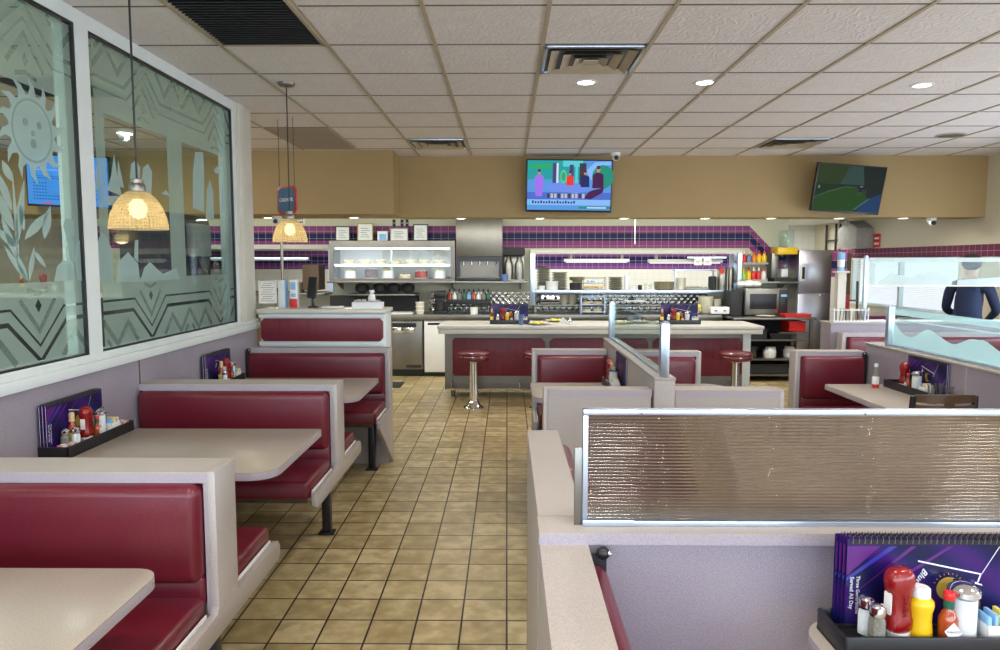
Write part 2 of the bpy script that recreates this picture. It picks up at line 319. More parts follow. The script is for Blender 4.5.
# ------------------------------------------------------------------ mesh builder
class MB:
    def __init__(self): self.bm = bmesh.new(); self.mats = []
    def mi(self, m):
        m = MT[m] if isinstance(m, str) else m
        if m not in self.mats: self.mats.append(m)
        return self.mats.index(m)
    def add(self, t, m, mtx=None):
        k = self.mi(m)
        for f in t.faces: f.material_index = k
        if mtx is not None: bmesh.ops.transform(t, matrix=mtx, verts=t.verts)
        me = bpy.data.meshes.new('tmp'); t.to_mesh(me); t.free()
        self.bm.from_mesh(me); bpy.data.meshes.remove(me); return self
    def box(self, m, x0, x1, y0, y1, z0, z1, bev=0.0, seg=2, mtx=None):
        t = bmesh.new()
        M = Matrix.Translation(((x0+x1)/2, (y0+y1)/2, (z0+z1)/2)) @ Matrix.Diagonal((abs(x1-x0), abs(y1-y0), abs(z1-z0), 1))
        bmesh.ops.create_cube(t, size=1, matrix=M)
        if bev: bmesh.ops.bevel(t, geom=list(t.edges), offset=bev, segments=seg, profile=0.5, affect='EDGES')
        return self.add(t, m, mtx)
    def prism(self, m, pts, axis, a, b, bev=0.0, mtx=None):
        """polygon PTS in the plane across AXIS, from a to b along it; x: (y,z), y: (x,z), z: (x,y)"""
        t = bmesh.new()
        f = {'x': lambda p, k: (k, p[0], p[1]), 'y': lambda p, k: (p[0], k, p[1]), 'z': lambda p, k: (p[0], p[1], k)}[axis]
        A = [t.verts.new(f(p, a)) for p in pts]; B = [t.verts.new(f(p, b)) for p in pts]
        t.faces.new(A); t.faces.new(B[::-1]); n = len(pts)
        for i in range(n): t.faces.new((A[i], B[i], B[(i+1) % n], A[(i+1) % n]))
        bmesh.ops.recalc_face_normals(t, faces=t.faces)
        if bev: bmesh.ops.bevel(t, geom=list(t.edges), offset=bev, segments=2, profile=0.5, affect='EDGES')
        return self.add(t, m, mtx)
    def poly(self, m, pts3, mtx=None):
        t = bmesh.new(); t.faces.new([t.verts.new(p) for p in pts3]); return self.add(t, m, mtx)
    def lathe(self, m, prof, c=(0, 0, 0), n=24, mtx=None, a0=0.0):
        t = bmesh.new(); rings = []
        for r, z in prof:
            if r < 1e-6: rings.append([t.verts.new((c[0], c[1], c[2]+z))])
            else: rings.append([t.verts.new((c[0]+r*math.cos(a0+2*PI*i/n), c[1]+r*math.sin(a0+2*PI*i/n), c[2]+z)) for i in range(n)])
        for A, B in zip(rings, rings[1:]):
            if len(A) == 1 and len(B) == 1: continue
            for i in range(n):
                j = (i+1) % n
                if len(A) == 1: t.faces.new((A[0], B[j], B[i]))
                elif len(B) == 1: t.faces.new((A[i], A[j], B[0]))
                else: t.faces.new((A[i], A[j], B[j], B[i]))
        bmesh.ops.recalc_face_normals(t, faces=t.faces)
        return self.add(t, m, mtx)
    def cyl(self, m, c, r, h, n=20, r2=None, mtx=None):
        r2 = r if r2 is None else r2
        return self.lathe(m, [(0, 0), (r, 0), (r2, h), (0, h)], c, n, mtx)
    def tube(self, m, pts, r, n=8):
        t = bmesh.new(); rings = []; P = [Vector(p) for p in pts]
        for i, p in enumerate(P):
            d = (P[min(i+1, len(P)-1)]-P[max(i-1, 0)]).normalized()
            u = d.orthogonal().normalized() if i == 0 else (rings_u - d*rings_u.dot(d)).normalized()
            rings_u = u; v = d.cross(u)
            rr = r[i] if isinstance(r, (list, tuple)) else r
            rings.append([t.verts.new(p+u*rr*math.cos(2*PI*k/n)+v*rr*math.sin(2*PI*k/n)) for k in range(n)])
        for A, B in zip(rings, rings[1:]):
            for k in range(n): t.faces.new((A[k], A[(k+1) % n], B[(k+1) % n], B[k]))
        t.faces.new(rings[0][::-1]); t.faces.new(rings[-1])
        bmesh.ops.recalc_face_normals(t, faces=t.faces)
        return self.add(t, m)
    def ball(self, m, c, r, s=(1, 1, 1), sub=2):
        t = bmesh.new(); bmesh.ops.create_icosphere(t, subdivisions=sub, radius=r)
        return self.add(t, m, Matrix.Translation(c) @ Matrix.Diagonal((*s, 1)))
    def text(self, m, s, size, mtx, depth=0.0006, align='CENTER', shear=0.0):
        cu = bpy.data.curves.new('t', 'FONT'); cu.body = s; cu.size = size; cu.extrude = depth; cu.align_x = align; cu.align_y = 'CENTER'; cu.shear = shear; cu.resolution_u = 2
        o = bpy.data.objects.new('t', cu); me = bpy.data.meshes.new_from_object(o)
        t = bmesh.new(); t.from_mesh(me); bpy.data.objects.remove(o); bpy.data.curves.remove(cu); bpy.data.meshes.remove(me)
        return self.add(t, m, mtx)
    def build(self, name, parent=None, smooth=True, loc=None):
        bmesh.ops.recalc_face_normals(self.bm, faces=self.bm.faces) if False else None
        me = bpy.data.meshes.new(name); self.bm.to_mesh(me); self.bm.free()
        for m in self.mats: me.materials.append(m)
        if smooth:
            for p in me.polygons: p.use_smooth = True
            me.set_sharp_from_angle(angle=math.radians(38))
        o = bpy.data.objects.new(name, me); COL.objects.link(o)
        if parent: o.parent = parent
        if loc: o.location = loc
        return o

def tag(o, label, cat, group=None, kind=None):
    o['label'] = label; o['category'] = cat
    if group: o['group'] = group
    if kind: o['kind'] = kind
    return o
def thing(name, label, cat, loc=(0, 0, 0), rz=0.0, group=None):
    o = bpy.data.objects.new(name, None); COL.objects.link(o); o.empty_display_size = 0.1
    o.location = loc; o.rotation_euler = (0, 0, rz)
    return tag(o, label, cat, group)
def struct(o): o['kind'] = 'structure'; return o
KIDS = {}
def copy_tree(o, parent=None):
    c = o.copy(); COL.objects.link(c); c.parent = parent
    for ch in list(o.children): copy_tree(ch, c)
    return c
def again(proto, loc, rz, label, group=None, scale=None):
    c = copy_tree(proto); c.location = loc; c.rotation_euler = (0, 0, rz); c['label'] = label
    if group: c['group'] = group
    elif 'group' in c: del c['group']
    if scale: c.scale = scale
    return c
class First:
    """the first placement moves the thing built, later ones copy it"""
    def __init__(self, make): self.make = make; self.p = None
    def put(self, loc, rz, label, group=None, scale=None):
        if self.p is None:
            self.p = self.make(); o = self.p
            o.location = loc; o.rotation_euler = (0, 0, rz); o['label'] = label
            if group: o['group'] = group
            if scale: o.scale = scale
            return o
        o = again(self.p, loc, rz, label, group, scale)
        if not scale: o.scale = (1, 1, 1)
        return o
def rrect(x0, x1, y0, y1, radii, n=6):
    """rounded rectangle, radii for corners (x0y0, x1y0, x1y1, x0y1)"""
    out = []
    for (cx, cy, sx, sy, a0), r in zip(((x0, y0, 1, 1, PI), (x1, y0, -1, 1, 1.5*PI), (x1, y1, -1, -1, 0), (x0, y1, 1, -1, PI/2)), radii):
        if r < 1e-5: out.append((cx, cy)); continue
        for i in range(n+1):
            a = a0+PI/2*i/n; out.append((cx+sx*r+r*math.cos(a), cy+sy*r+r*math.sin(a)))
    return out
MT['tileback'] = tile_mat('striped_wall_tile_band', [(2.02, 2.128, PURP), (1.912, 2.02, NAVY), (1.804, 1.912, PURP)], base=(0.62, 0.60, 0.44), diag=(3.55, 0.31))
# ------------------------------------------------------------------ ROOM SHELL
CZ = 2.79
def sbox(name, m, *b, bev=0.0):
    return struct(MB().box(m, *b, bev=bev).build(name, smooth=bool(bev)))
sbox('floor', 'floor', -6.6, 5.6, -3.3, 13.2, -0.1, 0)
sbox('ceiling', 'ceil', -6.6, 5.6, -3.3, 8.6, CZ, CZ+0.1)
XL = [0.195+0.59*k for k in range(-12, 10)]; YL = [3.472+0.606*j for j in range(-11, 9)]
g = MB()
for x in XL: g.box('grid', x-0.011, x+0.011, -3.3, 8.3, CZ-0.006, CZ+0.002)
for y in YL: g.box('groove', -6.6, 5.6, y-0.0055, y+0.0055, CZ-0.003, CZ+0.002)  # thin strips with the shade of the cross joints put in as dark colour
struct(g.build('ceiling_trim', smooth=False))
# beam over the counter: the left stretch stands a little nearer
w = MB(); w.box('tan', -6.6, -1.22, 7.84, 8.66, 2.115, CZ+0.05); w.box('tan', -1.22, 5.6, 8.28, 8.66, 2.105, CZ+0.05)
struct(w.build('trim_1', smooth=False))
sbox('kitchen_ceiling', 'white', -6.6, 5.6, 8.66, 13.2, 2.24, 2.34)
# striped back wall with two pass openings
w = MB(); OP = [(-4.6, -2.62, 1.16, 1.80), (0.40, 3.34, 1.16, 1.73)]
Yb0, Yb1 = 10.7, 10.85
w.box('tileback', -6.6, 4.12, Yb0, Yb1, 1.80, 2.3); w.box('tileback', -6.6, 4.12, Yb0, Yb1, 0, 1.16)
w.box('tileback', -6.6, -4.6, Yb0, Yb1, 1.16, 1.80); w.box('tileback', -2.62, 0.40, Yb0, Yb1, 1.16, 1.80); w.box('tileback', 3.34, 4.12, Yb0, Yb1, 1.16, 1.80)
w.box('tileback', 0.40, 3.34, Yb0, Yb1, 1.73, 1.80)
struct(w.build('wall_back', smooth=False))
# steel frames of the pass openings
w = MB()
for x0, x1, z0, z1 in OP:
    w.box('alu', x0-0.05, x0+0.01, 10.66, 10.9, z0, z1+0.05); w.box('alu', x1-0.01, x1+0.05, 10.66, 10.9, z0, z1+0.05)
    w.box('cream', x0-0.05, x1+0.05, 10.64, 10.9, z1-0.01, z1+0.055)
struct(w.build('trim_2', smooth=False))
sbox('wall_far', 'tilekit', -6.6, 5.6, 12.8, 12.95, 0, 2.3)
sbox('trim_5', 'quilt', -1.15, 2.95, 10.675, 10.70, 0.88, 1.155)
# right wall with windows
W1 = 5.4
w = MB()
WIN = [(-2.4, 0.6), (1.0, 4.0), (4.4, 7.35), (8.72, 11.4)]
ys = [-3.3]+[v for p in WIN for v in p]+[13.2]
for i in range(0, len(ys), 2): w.box('tileright', W1, W1+0.14, ys[i], ys[i+1], 0, CZ)
for a, b in WIN: w.box('tileright', W1, W1+0.14, a, b, 0, 0.98); w.box('tileright', W1, W1+0.14, a, b, 1.66, CZ)
struct(w.build('wall_right', smooth=False))
for i, (a, b) in enumerate(WIN):
    o = MB(); 
    for y in (a, (a+b)/2, b): o.box('white', W1+0.02, W1+0.08, y-0.025, y+0.025, 0.98, 1.66)
    o.box('white', W1-0.02, W1+0.1, a-0.02, b+0.02, 0.955, 0.985); o.box('white', W1, W1+0.1, a-0.02, b+0.02, 1.64, 1.67)
    fr = struct(o.build('window_%d' % (i+3), smooth=False))
    MB().box('glass2', W1+0.05, W1+0.056, a, b, 0.98, 1.66).build('pane', fr, smooth=False)
    if i == 3:
        bl = MB()
        for k in range(26):
            z = 1.0+k*0.025
            bl.box('blind', -0.011, 0.011, a+0.04, b-0.04, -0.0012, 0.0012, mtx=Matrix.Translation((W1+0.012, 0, z)) @ Matrix.Rotation(0.22, 4, 'Y'))
        bl.build('blind', fr, smooth=False)
# walls out of the picture that close the room
sbox('wall_left', 'wallb', -6.74, -6.6, -3.3, 13.2, 0, CZ)
w = MB()
w.box('wallb', -6.6, 5.6, -3.44, -3.3, 0, 0.9); w.box('wallb', -6.6, 5.6, -3.44, -3.3, 2.55, CZ)
for x in (-6.6, -2.6, 1.4, 5.2): w.box('wallb', x, x+0.4, -3.44, -3.3, 0.9, 2.55)
struct(w.build('wall_front', smooth=False))
for i, x in enumerate((-6.2, -2.2, 1.8)):
    o = MB()
    for q in (x, x+1.18, x+2.36, x+3.6): o.box('white', max(x, q-0.03), min(x+3.6, q+0.03), -3.42, -3.34, 0.9, 2.55)
    o.box('white', x, x+3.6, -3.44, -3.28, 0.87, 0.9)
    fr = struct(o.build('window_%d' % (i+7), smooth=False))
    MB().box('glass2', x, x+3.6, -3.39, -3.384, 0.9, 2.55).build('pane', fr, smooth=False)

# ------------------------------------------------------------------ left partition: low laminate wall, white frame, etched glass
PX = -2.03
w = MB(); w.box('lav', PX-0.14, PX, -0.4, 5.82, 0, 1.065)
w.box('lamedge', PX-0.002, PX+0.0015, 3.915, 3.945, 0, 1.065); w.box('dwood', PX, PX+0.0022, 3.922, 3.938, 0, 1.06)
struct(w.build('wall_partition', smooth=False))
w = MB(); w.box('white', PX-0.13, PX+0.022, -0.4, 5.84, 1.065, 1.115, bev=0.004); w.box('white', PX-0.12, PX+0.008, -0.4, 5.84, 1.115, 1.142, bev=0.003)
struct(w.build('trim_3'))
w = MB(); w.box('cream', PX-0.13, PX+0.005, 5.475, 5.80, 1.142, CZ, bev=0.004); w.box('cream', PX+0.005, PX+0.015, 5.52, 5.64, 1.142, CZ, bev=0.003)
struct(w.build('trim_4'))
GX = PX-0.022
def frame(name, y0, y1):
    o = MB(); z0, z1 = 1.142, CZ-0.002
    o.box('white', PX-0.11, PX, y0, y1, z1-0.07, z1); o.box('white', PX-0.11, PX, y0, y1, z0, z0+0.008)
    o.box('black', PX-0.05, PX-0.004, y0+0.0, y1, z1-0.082, z1-0.07)
    o.box('white', PX-0.11, PX, y0-0.055, y0, z0, z1); o.box('white', PX-0.11, PX, y1, y1+0.055, z0, z1)
    o.box('black', PX-0.05, PX-0.004, y1-0.016, y1, z0, z1-0.082); o.box('black', PX-0.05, PX-0.012, y0, y0+0.008, z0+0.016, z1-0.082); o.box('black', PX-0.05, PX-0.008, y0+0.008, y1-0.016, z0+0.008, z0+0.016)
    fr = struct(o.build(name, smooth=False))
    return fr
win1 = frame('window_1', 1.05, 3.475); win2 = frame('window_2', 3.585, 5.415)
for fr, a, b in ((win1, 1.05, 3.475), (win2, 3.585, 4.508), (win2, 4.514, 5.415)):
    MB().box('glass', GX-0.004, GX+0.004, a, b, 1.15, 2.72).build('pane', fr, smooth=False)
# etched frost: bands with clear chevron strips, cut by a planar triangulation
def strip(pts, wd):
    """closed outline of a polyline of width WD"""
    L_, R_ = [], []
    for i, p in enumerate(pts):
        p = Vector(p); a = (Vector(pts[i])-Vector(pts[i-1])).normalized() if i else None
        b = (Vector(pts[i+1])-Vector(pts[i])).normalized() if i < len(pts)-1 else None
        if a is None: a = b
        if b is None: b = a
        t = (a+b).normalized(); nrm = Vector((-t.y, t.x)); k = wd/2/max(0.35, nrm.dot(Vector((-a.y, a.x))))
        L_.append(tuple(p+nrm*k)); R_.append(tuple(p-nrm*k))
    return L_+R_[::-1]
def planar(base, cuts, lights):
    """triangles of polygons BASE less CUTS; those inside LIGHTS come back apart"""
    vs, fs = [], []
    for grp in (base, cuts, lights):
        for p in grp: fs.append(list(range(len(vs), len(vs)+len(p)))); vs += [Vector(q) for q in p]
    es = [(f[i], f[(i+1) % len(f)]) for f in fs for i in range(len(f))]
    V, E_, Fc, ov, oe, of = geometry.delaunay_2d_cdt(vs, es, [], 0, 1e-6)
    def inside(p, poly):
        c = False; n = len(poly); j = n-1
        for i in range(n):
            (xi, yi), (xj, yj) = poly[i], poly[j]
            if (yi > p.y) != (yj > p.y) and p.x < (xj-xi)*(p.y-yi)/(yj-yi)+xi: c = not c
            j = i
        return c
    A, B = [], []
    for f in Fc:
        q = sum((V[i] for i in f), Vector((0, 0)))/len(f)
        if not any(inside(q, p) for p in base) or any(inside(q, p) for p in cuts): continue
        (B if any(inside(q, p) for p in lights) else A).append([V[i] for i in f])
    return A, B
def zig(c, flip):
    f = (lambda z: 3.865-z) if flip else (lambda z: z)
    P = lambda pts: [(c+u, f(z)) for u, z in pts]
    cut = [strip(P([(-0.5, 1.34), (-0.2, 1.34), (0, 1.165), (0.2, 1.34), (0.5, 1.34)]), 0.020),
           strip(P([(-0.5, 1.40), (-0.18, 1.40), (0, 1.235), (0.18, 1.40), (0.5, 1.40)]), 0.011)]
    d = 0.022; cut.append(P([(0, 1.41-d*1.4), (d, 1.41), (0, 1.41+d*1.4), (-d, 1.41)]))
    lt = [strip(P([(-0.12, 1.44), (0, 1.30), (0.12, 1.44)]), 0.022), strip(P([(-0.07, 1.48), (0, 1.46), (0.07, 1.48)]), 0.02)]
    for s in (-1, 1): lt += [strip(P([(s*0.5, 1.30), (s*0.37, 1.17), (s*0.26, 1.28), (s*0.16, 1.17)]), 0.030), strip(P([(s*0.47, 1.20), (s*0.43, 1.16)]), 0.022)]
    return cut, lt
def frosting(fr, a, b, seams):
    base = [[(a, 1.16), (b, 1.16), (b, 1.512), (a, 1.512)], [(a, 2.352), (b, 2.352), (b, 2.70), (a, 2.70)]]
    cuts, lights = [], []
    c = 1.13
    while c < 6:
        if c > a-0.5 and c < b+0.5:
            for fl in (False, True):
                q, l = zig(c, fl)
                if fl: lights += q+l
                else: cuts += q; lights += l
        c += 1.0
    for s0, s1 in seams: base.append([(s0, 1.512), (s1, 1.512), (s1, 2.352), (s0, 2.352)])
    A, B = planar(base, cuts, lights)
    o = MB()
    X = GX+0.0055
    for grp, m in ((A, 'frost'), (B, 'frost2')):
        t = bmesh.new()
        for f in grp:
            p = [(X, v.x, v.y) for v in f]
            if max(v.x for v in f) <= b+1e-4 and min(v.x for v in f) >= a-1e-4:
                try: t.faces.new([t.verts.new(q) for q in p])
                except ValueError: pass
        o.add(t, m)
    q = o.build('etched_band', fr, smooth=False)
frosting(win1, 1.07, 3.455, [(1.07, 1.2), (3.35, 3.455)])
frosting(win2, 3.635, 5.395, [(3.635, 3.72), (4.40, 4.60), (5.27, 5.395)])
def etched(name, fr, polys, m='frost3'):
    """etched motif; outlines read on the glass plane"""
    o = MB(); X = GX+0.006
    for p in polys:
        q = [atw(x, y, X) for x, y in p]
        o.prism(m, q, 'x', X, X+0.0012)
    return o.build(name, fr, smooth=False)
# sun with curling rays
cy, cz = atw(31, 131, GX); R = 0.135
def sunpoly():
    out = []
    for k in range(14):
        a = 2*PI*k/14
        for da, r in ((0, 1.12), (0.10, 1.42), (0.30, 1.68), (0.24, 1.34), (0.34, 1.12)):
            out.append((cy+R*r*math.cos(a+da), cz+R*r*math.sin(a+da)))
    return out
o = MB(); o.prism('frost3', sunpoly(), 'x', GX+0.006, GX+0.0072)
o.lathe('frost', [(R*1.0, 0), (R*1.0, 0.0012), (R*0.93, 0.0012), (R*0.93, 0)], n=36, mtx=Matrix.Translation((GX+0.0075, cy, cz)) @ Matrix.Rotation(PI/2, 4, 'Y'))
for u, v, r in ((-0.045, 0.03, 0.016), (0.045, 0.03, 0.016), (0, -0.01, 0.012), (0, -0.055, 0.02)):
    o.lathe('frost', [(0, 0), (r, 0), (r, 0.001), (0, 0.001)], n=12, mtx=Matrix.Translation((GX+0.0075, cy+u, cz+v)) @ Matrix.Rotation(PI/2, 4, 'Y'))
o.build('etched_sun', win1, smooth=False)
def leaf(x0, y0, x1, y1, wd):
    dx, dy = x1-x0, y1-y0; L_ = math.hypot(dx, dy); nx, ny = -dy/L_, dx/L_
    L1 = [(x0+dx*t+nx*wd*math.sin(PI*t)*(1-0.2*t), y0+dy*t+ny*wd*math.sin(PI*t)) for t in (0.02, .2, .4, .6, .8, 1)]
    R1 = [(x0+dx*t-nx*wd*math.sin(PI*t), y0+dy*t-ny*wd*math.sin(PI*t)) for t in (.8, .6, .4, .2)]
    return L1+R1
etched('etched_plant', win1, [leaf(19, 262, 12, 170, 1.6), leaf(16, 250, 24, 180, 4), leaf(14, 232, -4, 190, 5), leaf(12, 212, -2, 172, 4), leaf(17, 248, -4, 228, 4), leaf(18, 262, 1, 215, 3.5), leaf(12, 182, 2, 160, 4),
    leaf(28, 282, 4, 246, 3), leaf(28, 282, 15, 252, 3.4), leaf(29, 282, 34, 247, 2.6), leaf(33, 250, 46, 268, 2.4), leaf(24, 240, 48, 212, 5), leaf(44, 240, 50, 206, 4.5), leaf(24, 232, 20, 205, 3)])
etched('etched_cactus', win1, [[(77, 280), (75, 258), (76, 244), (80, 240), (85, 250), (87, 268), (87, 282)], [(63, 226), (65, 218), (70, 217), (74, 222), (74, 234), (71, 240), (66, 238)], [(68, 238), (73, 239), (75, 262), (70, 262)],
    [(54, 281), (57, 266), (63, 260), (71, 264), (76, 281)]])
etched('etched_ships', win2, [[(107, 190), (111, 176), (114, 154), (117, 176), (122, 196)], [(104, 196), (128, 196), (124, 205), (108, 205)], [(117, 186), (118, 160), (124, 188)], [(96, 172), (97, 160), (99, 188), (95, 190)],
    [(129, 192), (131, 164), (136, 160), (140, 168), (139, 200)], [(141, 190), (143, 168), (148, 164), (152, 172), (151, 196), (145, 204)]])
etched('etched_towers', win2, [[(193, 208), (193, 172), (195, 152), (203, 152), (204, 172), (204, 212)], [(206, 220), (207, 190), (210, 180), (213, 192), (214, 220)], [(220, 214), (222, 188), (223, 176), (224, 188), (226, 212)], [(213, 170), (217, 166), (221, 172), (216, 174)], [(161, 194), (166, 190), (170, 196)]])
etched('etched_church', win2, [[(116, 282), (118, 262), (128, 252), (138, 264), (140, 282)], [(98, 282), (97, 245), (101, 232), (106, 236), (112, 250), (113, 282)], [(140, 282), (144, 268), (150, 262), (158, 270), (163, 274), (176, 268), (180, 279)], [(134, 258), (135, 240), (138, 240), (138, 262)]])

# ------------------------------------------------------------------ half walls
# across the foreground, carrying the ridged screen
w = MB(); w.box('lav', 0.085, 1.95, 1.735, 1.84, 0, 0.905); w.box('lamedge', 0.080, 1.96, 1.728, 1.848, 0.905, 0.930).box('lamcap', 0.080, 1.96, 1.728, 1.848, 0.930, 0.935)
struct(w.build('half_wall_front'))
# between the two middle booths, running away from the camera
w = MB(); w.box('lam', 0.770, 0.877, 3.73, 5.72, 0, 0.985, bev=0.002); w.box('lamcap', 0.767, 0.880, 3.725, 5.725, 0.985, 1.0, bev=0.003)
struct(w.build('half_wall_middle'))
w = MB(); w.box('lav', 2.70, 2.81, 2.6, 5.42, 0, 0.985); w.box('lamtop', 2.69, 2.82, 2.595, 5.425, 0.985, 1.0, bev=0.003); w.box('lamedge', 2.697, 2.70, 4.22, 4.235, 0, 0.985)
struct(w.build('half_wall_right'))
w = MB(); w.box('lav', 3.15, W1, 7.02, 7.25, 0, 1.0); w.box('lamcap', 3.14, W1, 7.01, 7.26, 1.0, 1.015, bev=0.003)
struct(w.build('half_wall_rear'))
w = MB(); w.box('cream', 3.32, 3.40, 7.28, 7.36, 0, 1.49); w.box('cream', 3.30, 3.43, 7.265, 7.38, 1.49, 1.51, bev=0.004)
struct(w.build('column_1'))
w = MB(); w.box('tilepost', 4.30, 4.44, 9.5, 9.64, 0, 1.75)
struct(w.build('column_2', smooth=False))

# ridged plastic screen on the front half wall
sc = thing('ridged_screen', 'low aluminium framed screen of ridged clear plastic standing on the foreground half wall', 'screen', (0.191, 1.79, 0.935))
Wd, Hh = 1.66, 0.298
w = MB(); w.box('alu', 0, Wd, -0.013, 0.013, Hh-0.014, Hh, bev=0.002); w.box('alu', 0, Wd, -0.016, 0.016, 0, 0.014, bev=0.002); w.box('alu', 0, 0.013, -0.012, 0.012, 0.0145, Hh-0.0145, bev=0.002); w.box('alu', Wd-0.013, Wd, -0.012, 0.012, 0.0145, Hh-0.0145, bev=0.002)
w.box('alu', 0.002, 0.13, -0.019, -0.0165, 0.001, 0.017, bev=0.0005)
for x in (0.145, 0.7, 1.3): w.ball('steel', (x, -0.013, Hh-0.009), 0.003)
w.build('frame', sc)
MB().box('steel', -0.02, -0.001, -0.006, 0.006, 0.0, 0.20, bev=0.001).build('side_bracket', sc)
t = bmesh.new(); NR = 31; nz = NR*10; z0, z1 = 0.014, Hh-0.016; fr_, bk_ = [], []
for i in range(nz+1):
    z = z0+(z1-z0)*i/nz; q = 0.0030*(1-math.cos(2*PI*NR*i/nz))
    fr_.append((t.verts.new((0.012, -0.0015-q, z)), t.verts.new((Wd-0.012, -0.0015-q, z))))
    bk_.append((t.verts.new((0.012, 0.0015, z)), t.verts.new((Wd-0.012, 0.0015, z))))
for i in range(nz):
    t.faces.new((fr_[i][0], fr_[i][1], fr_[i+1][1], fr_[i+1][0])); t.faces.new((bk_[i][1], bk_[i][0], bk_[i+1][0], bk_[i+1][1]))
    t.faces.new((fr_[i][0], fr_[i+1][0], bk_[i+1][0], bk_[i][0])); t.faces.new((fr_[i+1][1], fr_[i][1], bk_[i][1], bk_[i+1][1]))
t.faces.new((fr_[0][1], fr_[0][0], bk_[0][0], bk_[0][1])); t.faces.new((fr_[-1][0], fr_[-1][1], bk_[-1][1], bk_[-1][0]))
bmesh.ops.recalc_face_normals(t, faces=t.faces)
w = MB(); w.add(t, 'corr'); w.build('ridged_sheet', sc)

# glass screens on the half walls
def glass_screen(name, label, p0, p1, z0, h, posts=(0, 1), etch=False, post_w=0.046):
    a, b = Vector(p0), Vector(p1); L_ = (b-a).length; rz = math.atan2(b.y-a.y, b.x-a.x)
    s = thing(name, label, 'screen', (a.x, a.y, z0), rz)
    for k in posts: MB().box('alu', k*L_-post_w/2, k*L_+post_w/2, -post_w/2, post_w/2, 0, h, bev=0.006).lathe('alu', [(0.02, h), (0.016, h+0.008), (0, h+0.01)], (k*L_, 0, 0), 12).build('post', s)
    MB().box('glass', 0.03, L_-0.03, -0.004, 0.004, 0.012, h-0.012).build('pane', s, smooth=False)
    MB().box('alu', 0.02, L_-0.02, -0.01, 0.01, 0, 0.014).build('bottom_rail', s, smooth=False)
    if etch:
        e = MB(); y = -0.0055 if etch > 0 else 0.0055
        def pr(m, pts): e.prism(m, pts, 'y', y, y-0.001*(1 if etch > 0 else -1))
        pr('frostw', [(0.04, h*0.80), (L_-0.04, h*0.80), (L_-0.04, h-0.015), (0.04, h-0.015)])
        n = 60; tp = [0.10+0.055*math.sin(i*0.55)+0.05*abs(math.sin(i*0.31+1)) for i in range(n+1)]
        pr('frostw', [(0.04, 0.016), (L_-0.04, 0.016)]+[(0.04+(L_-0.08)*(n-i)/n, 0.02+h*0.55*tp[i]/0.2) for i in range(n+1)])
        pr('frostw', [(0.04, h*0.66), (L_-0.04, h*0.70), (L_-0.04, h*0.735), (0.04, h*0.70)])
        e.build('etched_scene', s, smooth=False)
    return s
glass_screen('glass_screen', 'clear glass screen between two square metal posts on the middle half wall', (0.824, 3.76), (0.824, 5.66), 1.0, 0.285)
glass_screen('glass_screen', 'etched glass screen with frosted hills on the half wall beside the wooden chair', (2.755, 5.2), (2.755, 2.7), 1.0, 0.285, etch=-1)
s = glass_screen('glass_screen', 'raised etched glass screen in front of the bright blinds on the far right', (3.54, 7.18), (5.36, 7.18), 1.015, 0.64, etch=0, posts=(0, 1), post_w=0.035)
for ch in list(s.children):
    if ch.name.startswith('pane'): bpy.data.objects.remove(ch)
MB().box('glass', 0.02, 1.82, -0.004, 0.004, 0.355, 0.63).build('pane', s, smooth=False)
MB().box('cream', 0.02, 1.82, -0.008, 0.008, 0.345, 0.357).build('middle_rail', s, smooth=False)
e = MB(); e.prism('frostw', [(0.03, 0.585), (1.81, 0.585), (1.81, 0.628), (0.03, 0.628)], 'y', -0.0055, -0.0065)
e.prism('frostw', [(0.10, 0.36), (0.25, 0.47), (0.45, 0.43), (0.60, 0.50), (0.85, 0.45), (0.85, 0.36)], 'y', -0.0055, -0.0065)
e.prism('frostw', [(0.04, 0.36), (0.09, 0.36), (0.09, 0.58), (0.04, 0.58)], 'y', -0.0055, -0.0065)
e.prism('frostw', [(0.9, 0.36), (1.8, 0.36), (1.8, 0.40), (1.4, 0.44), (0.9, 0.41)], 'y', -0.0055, -0.0065)
e.build('etched_scene', s, smooth=False)
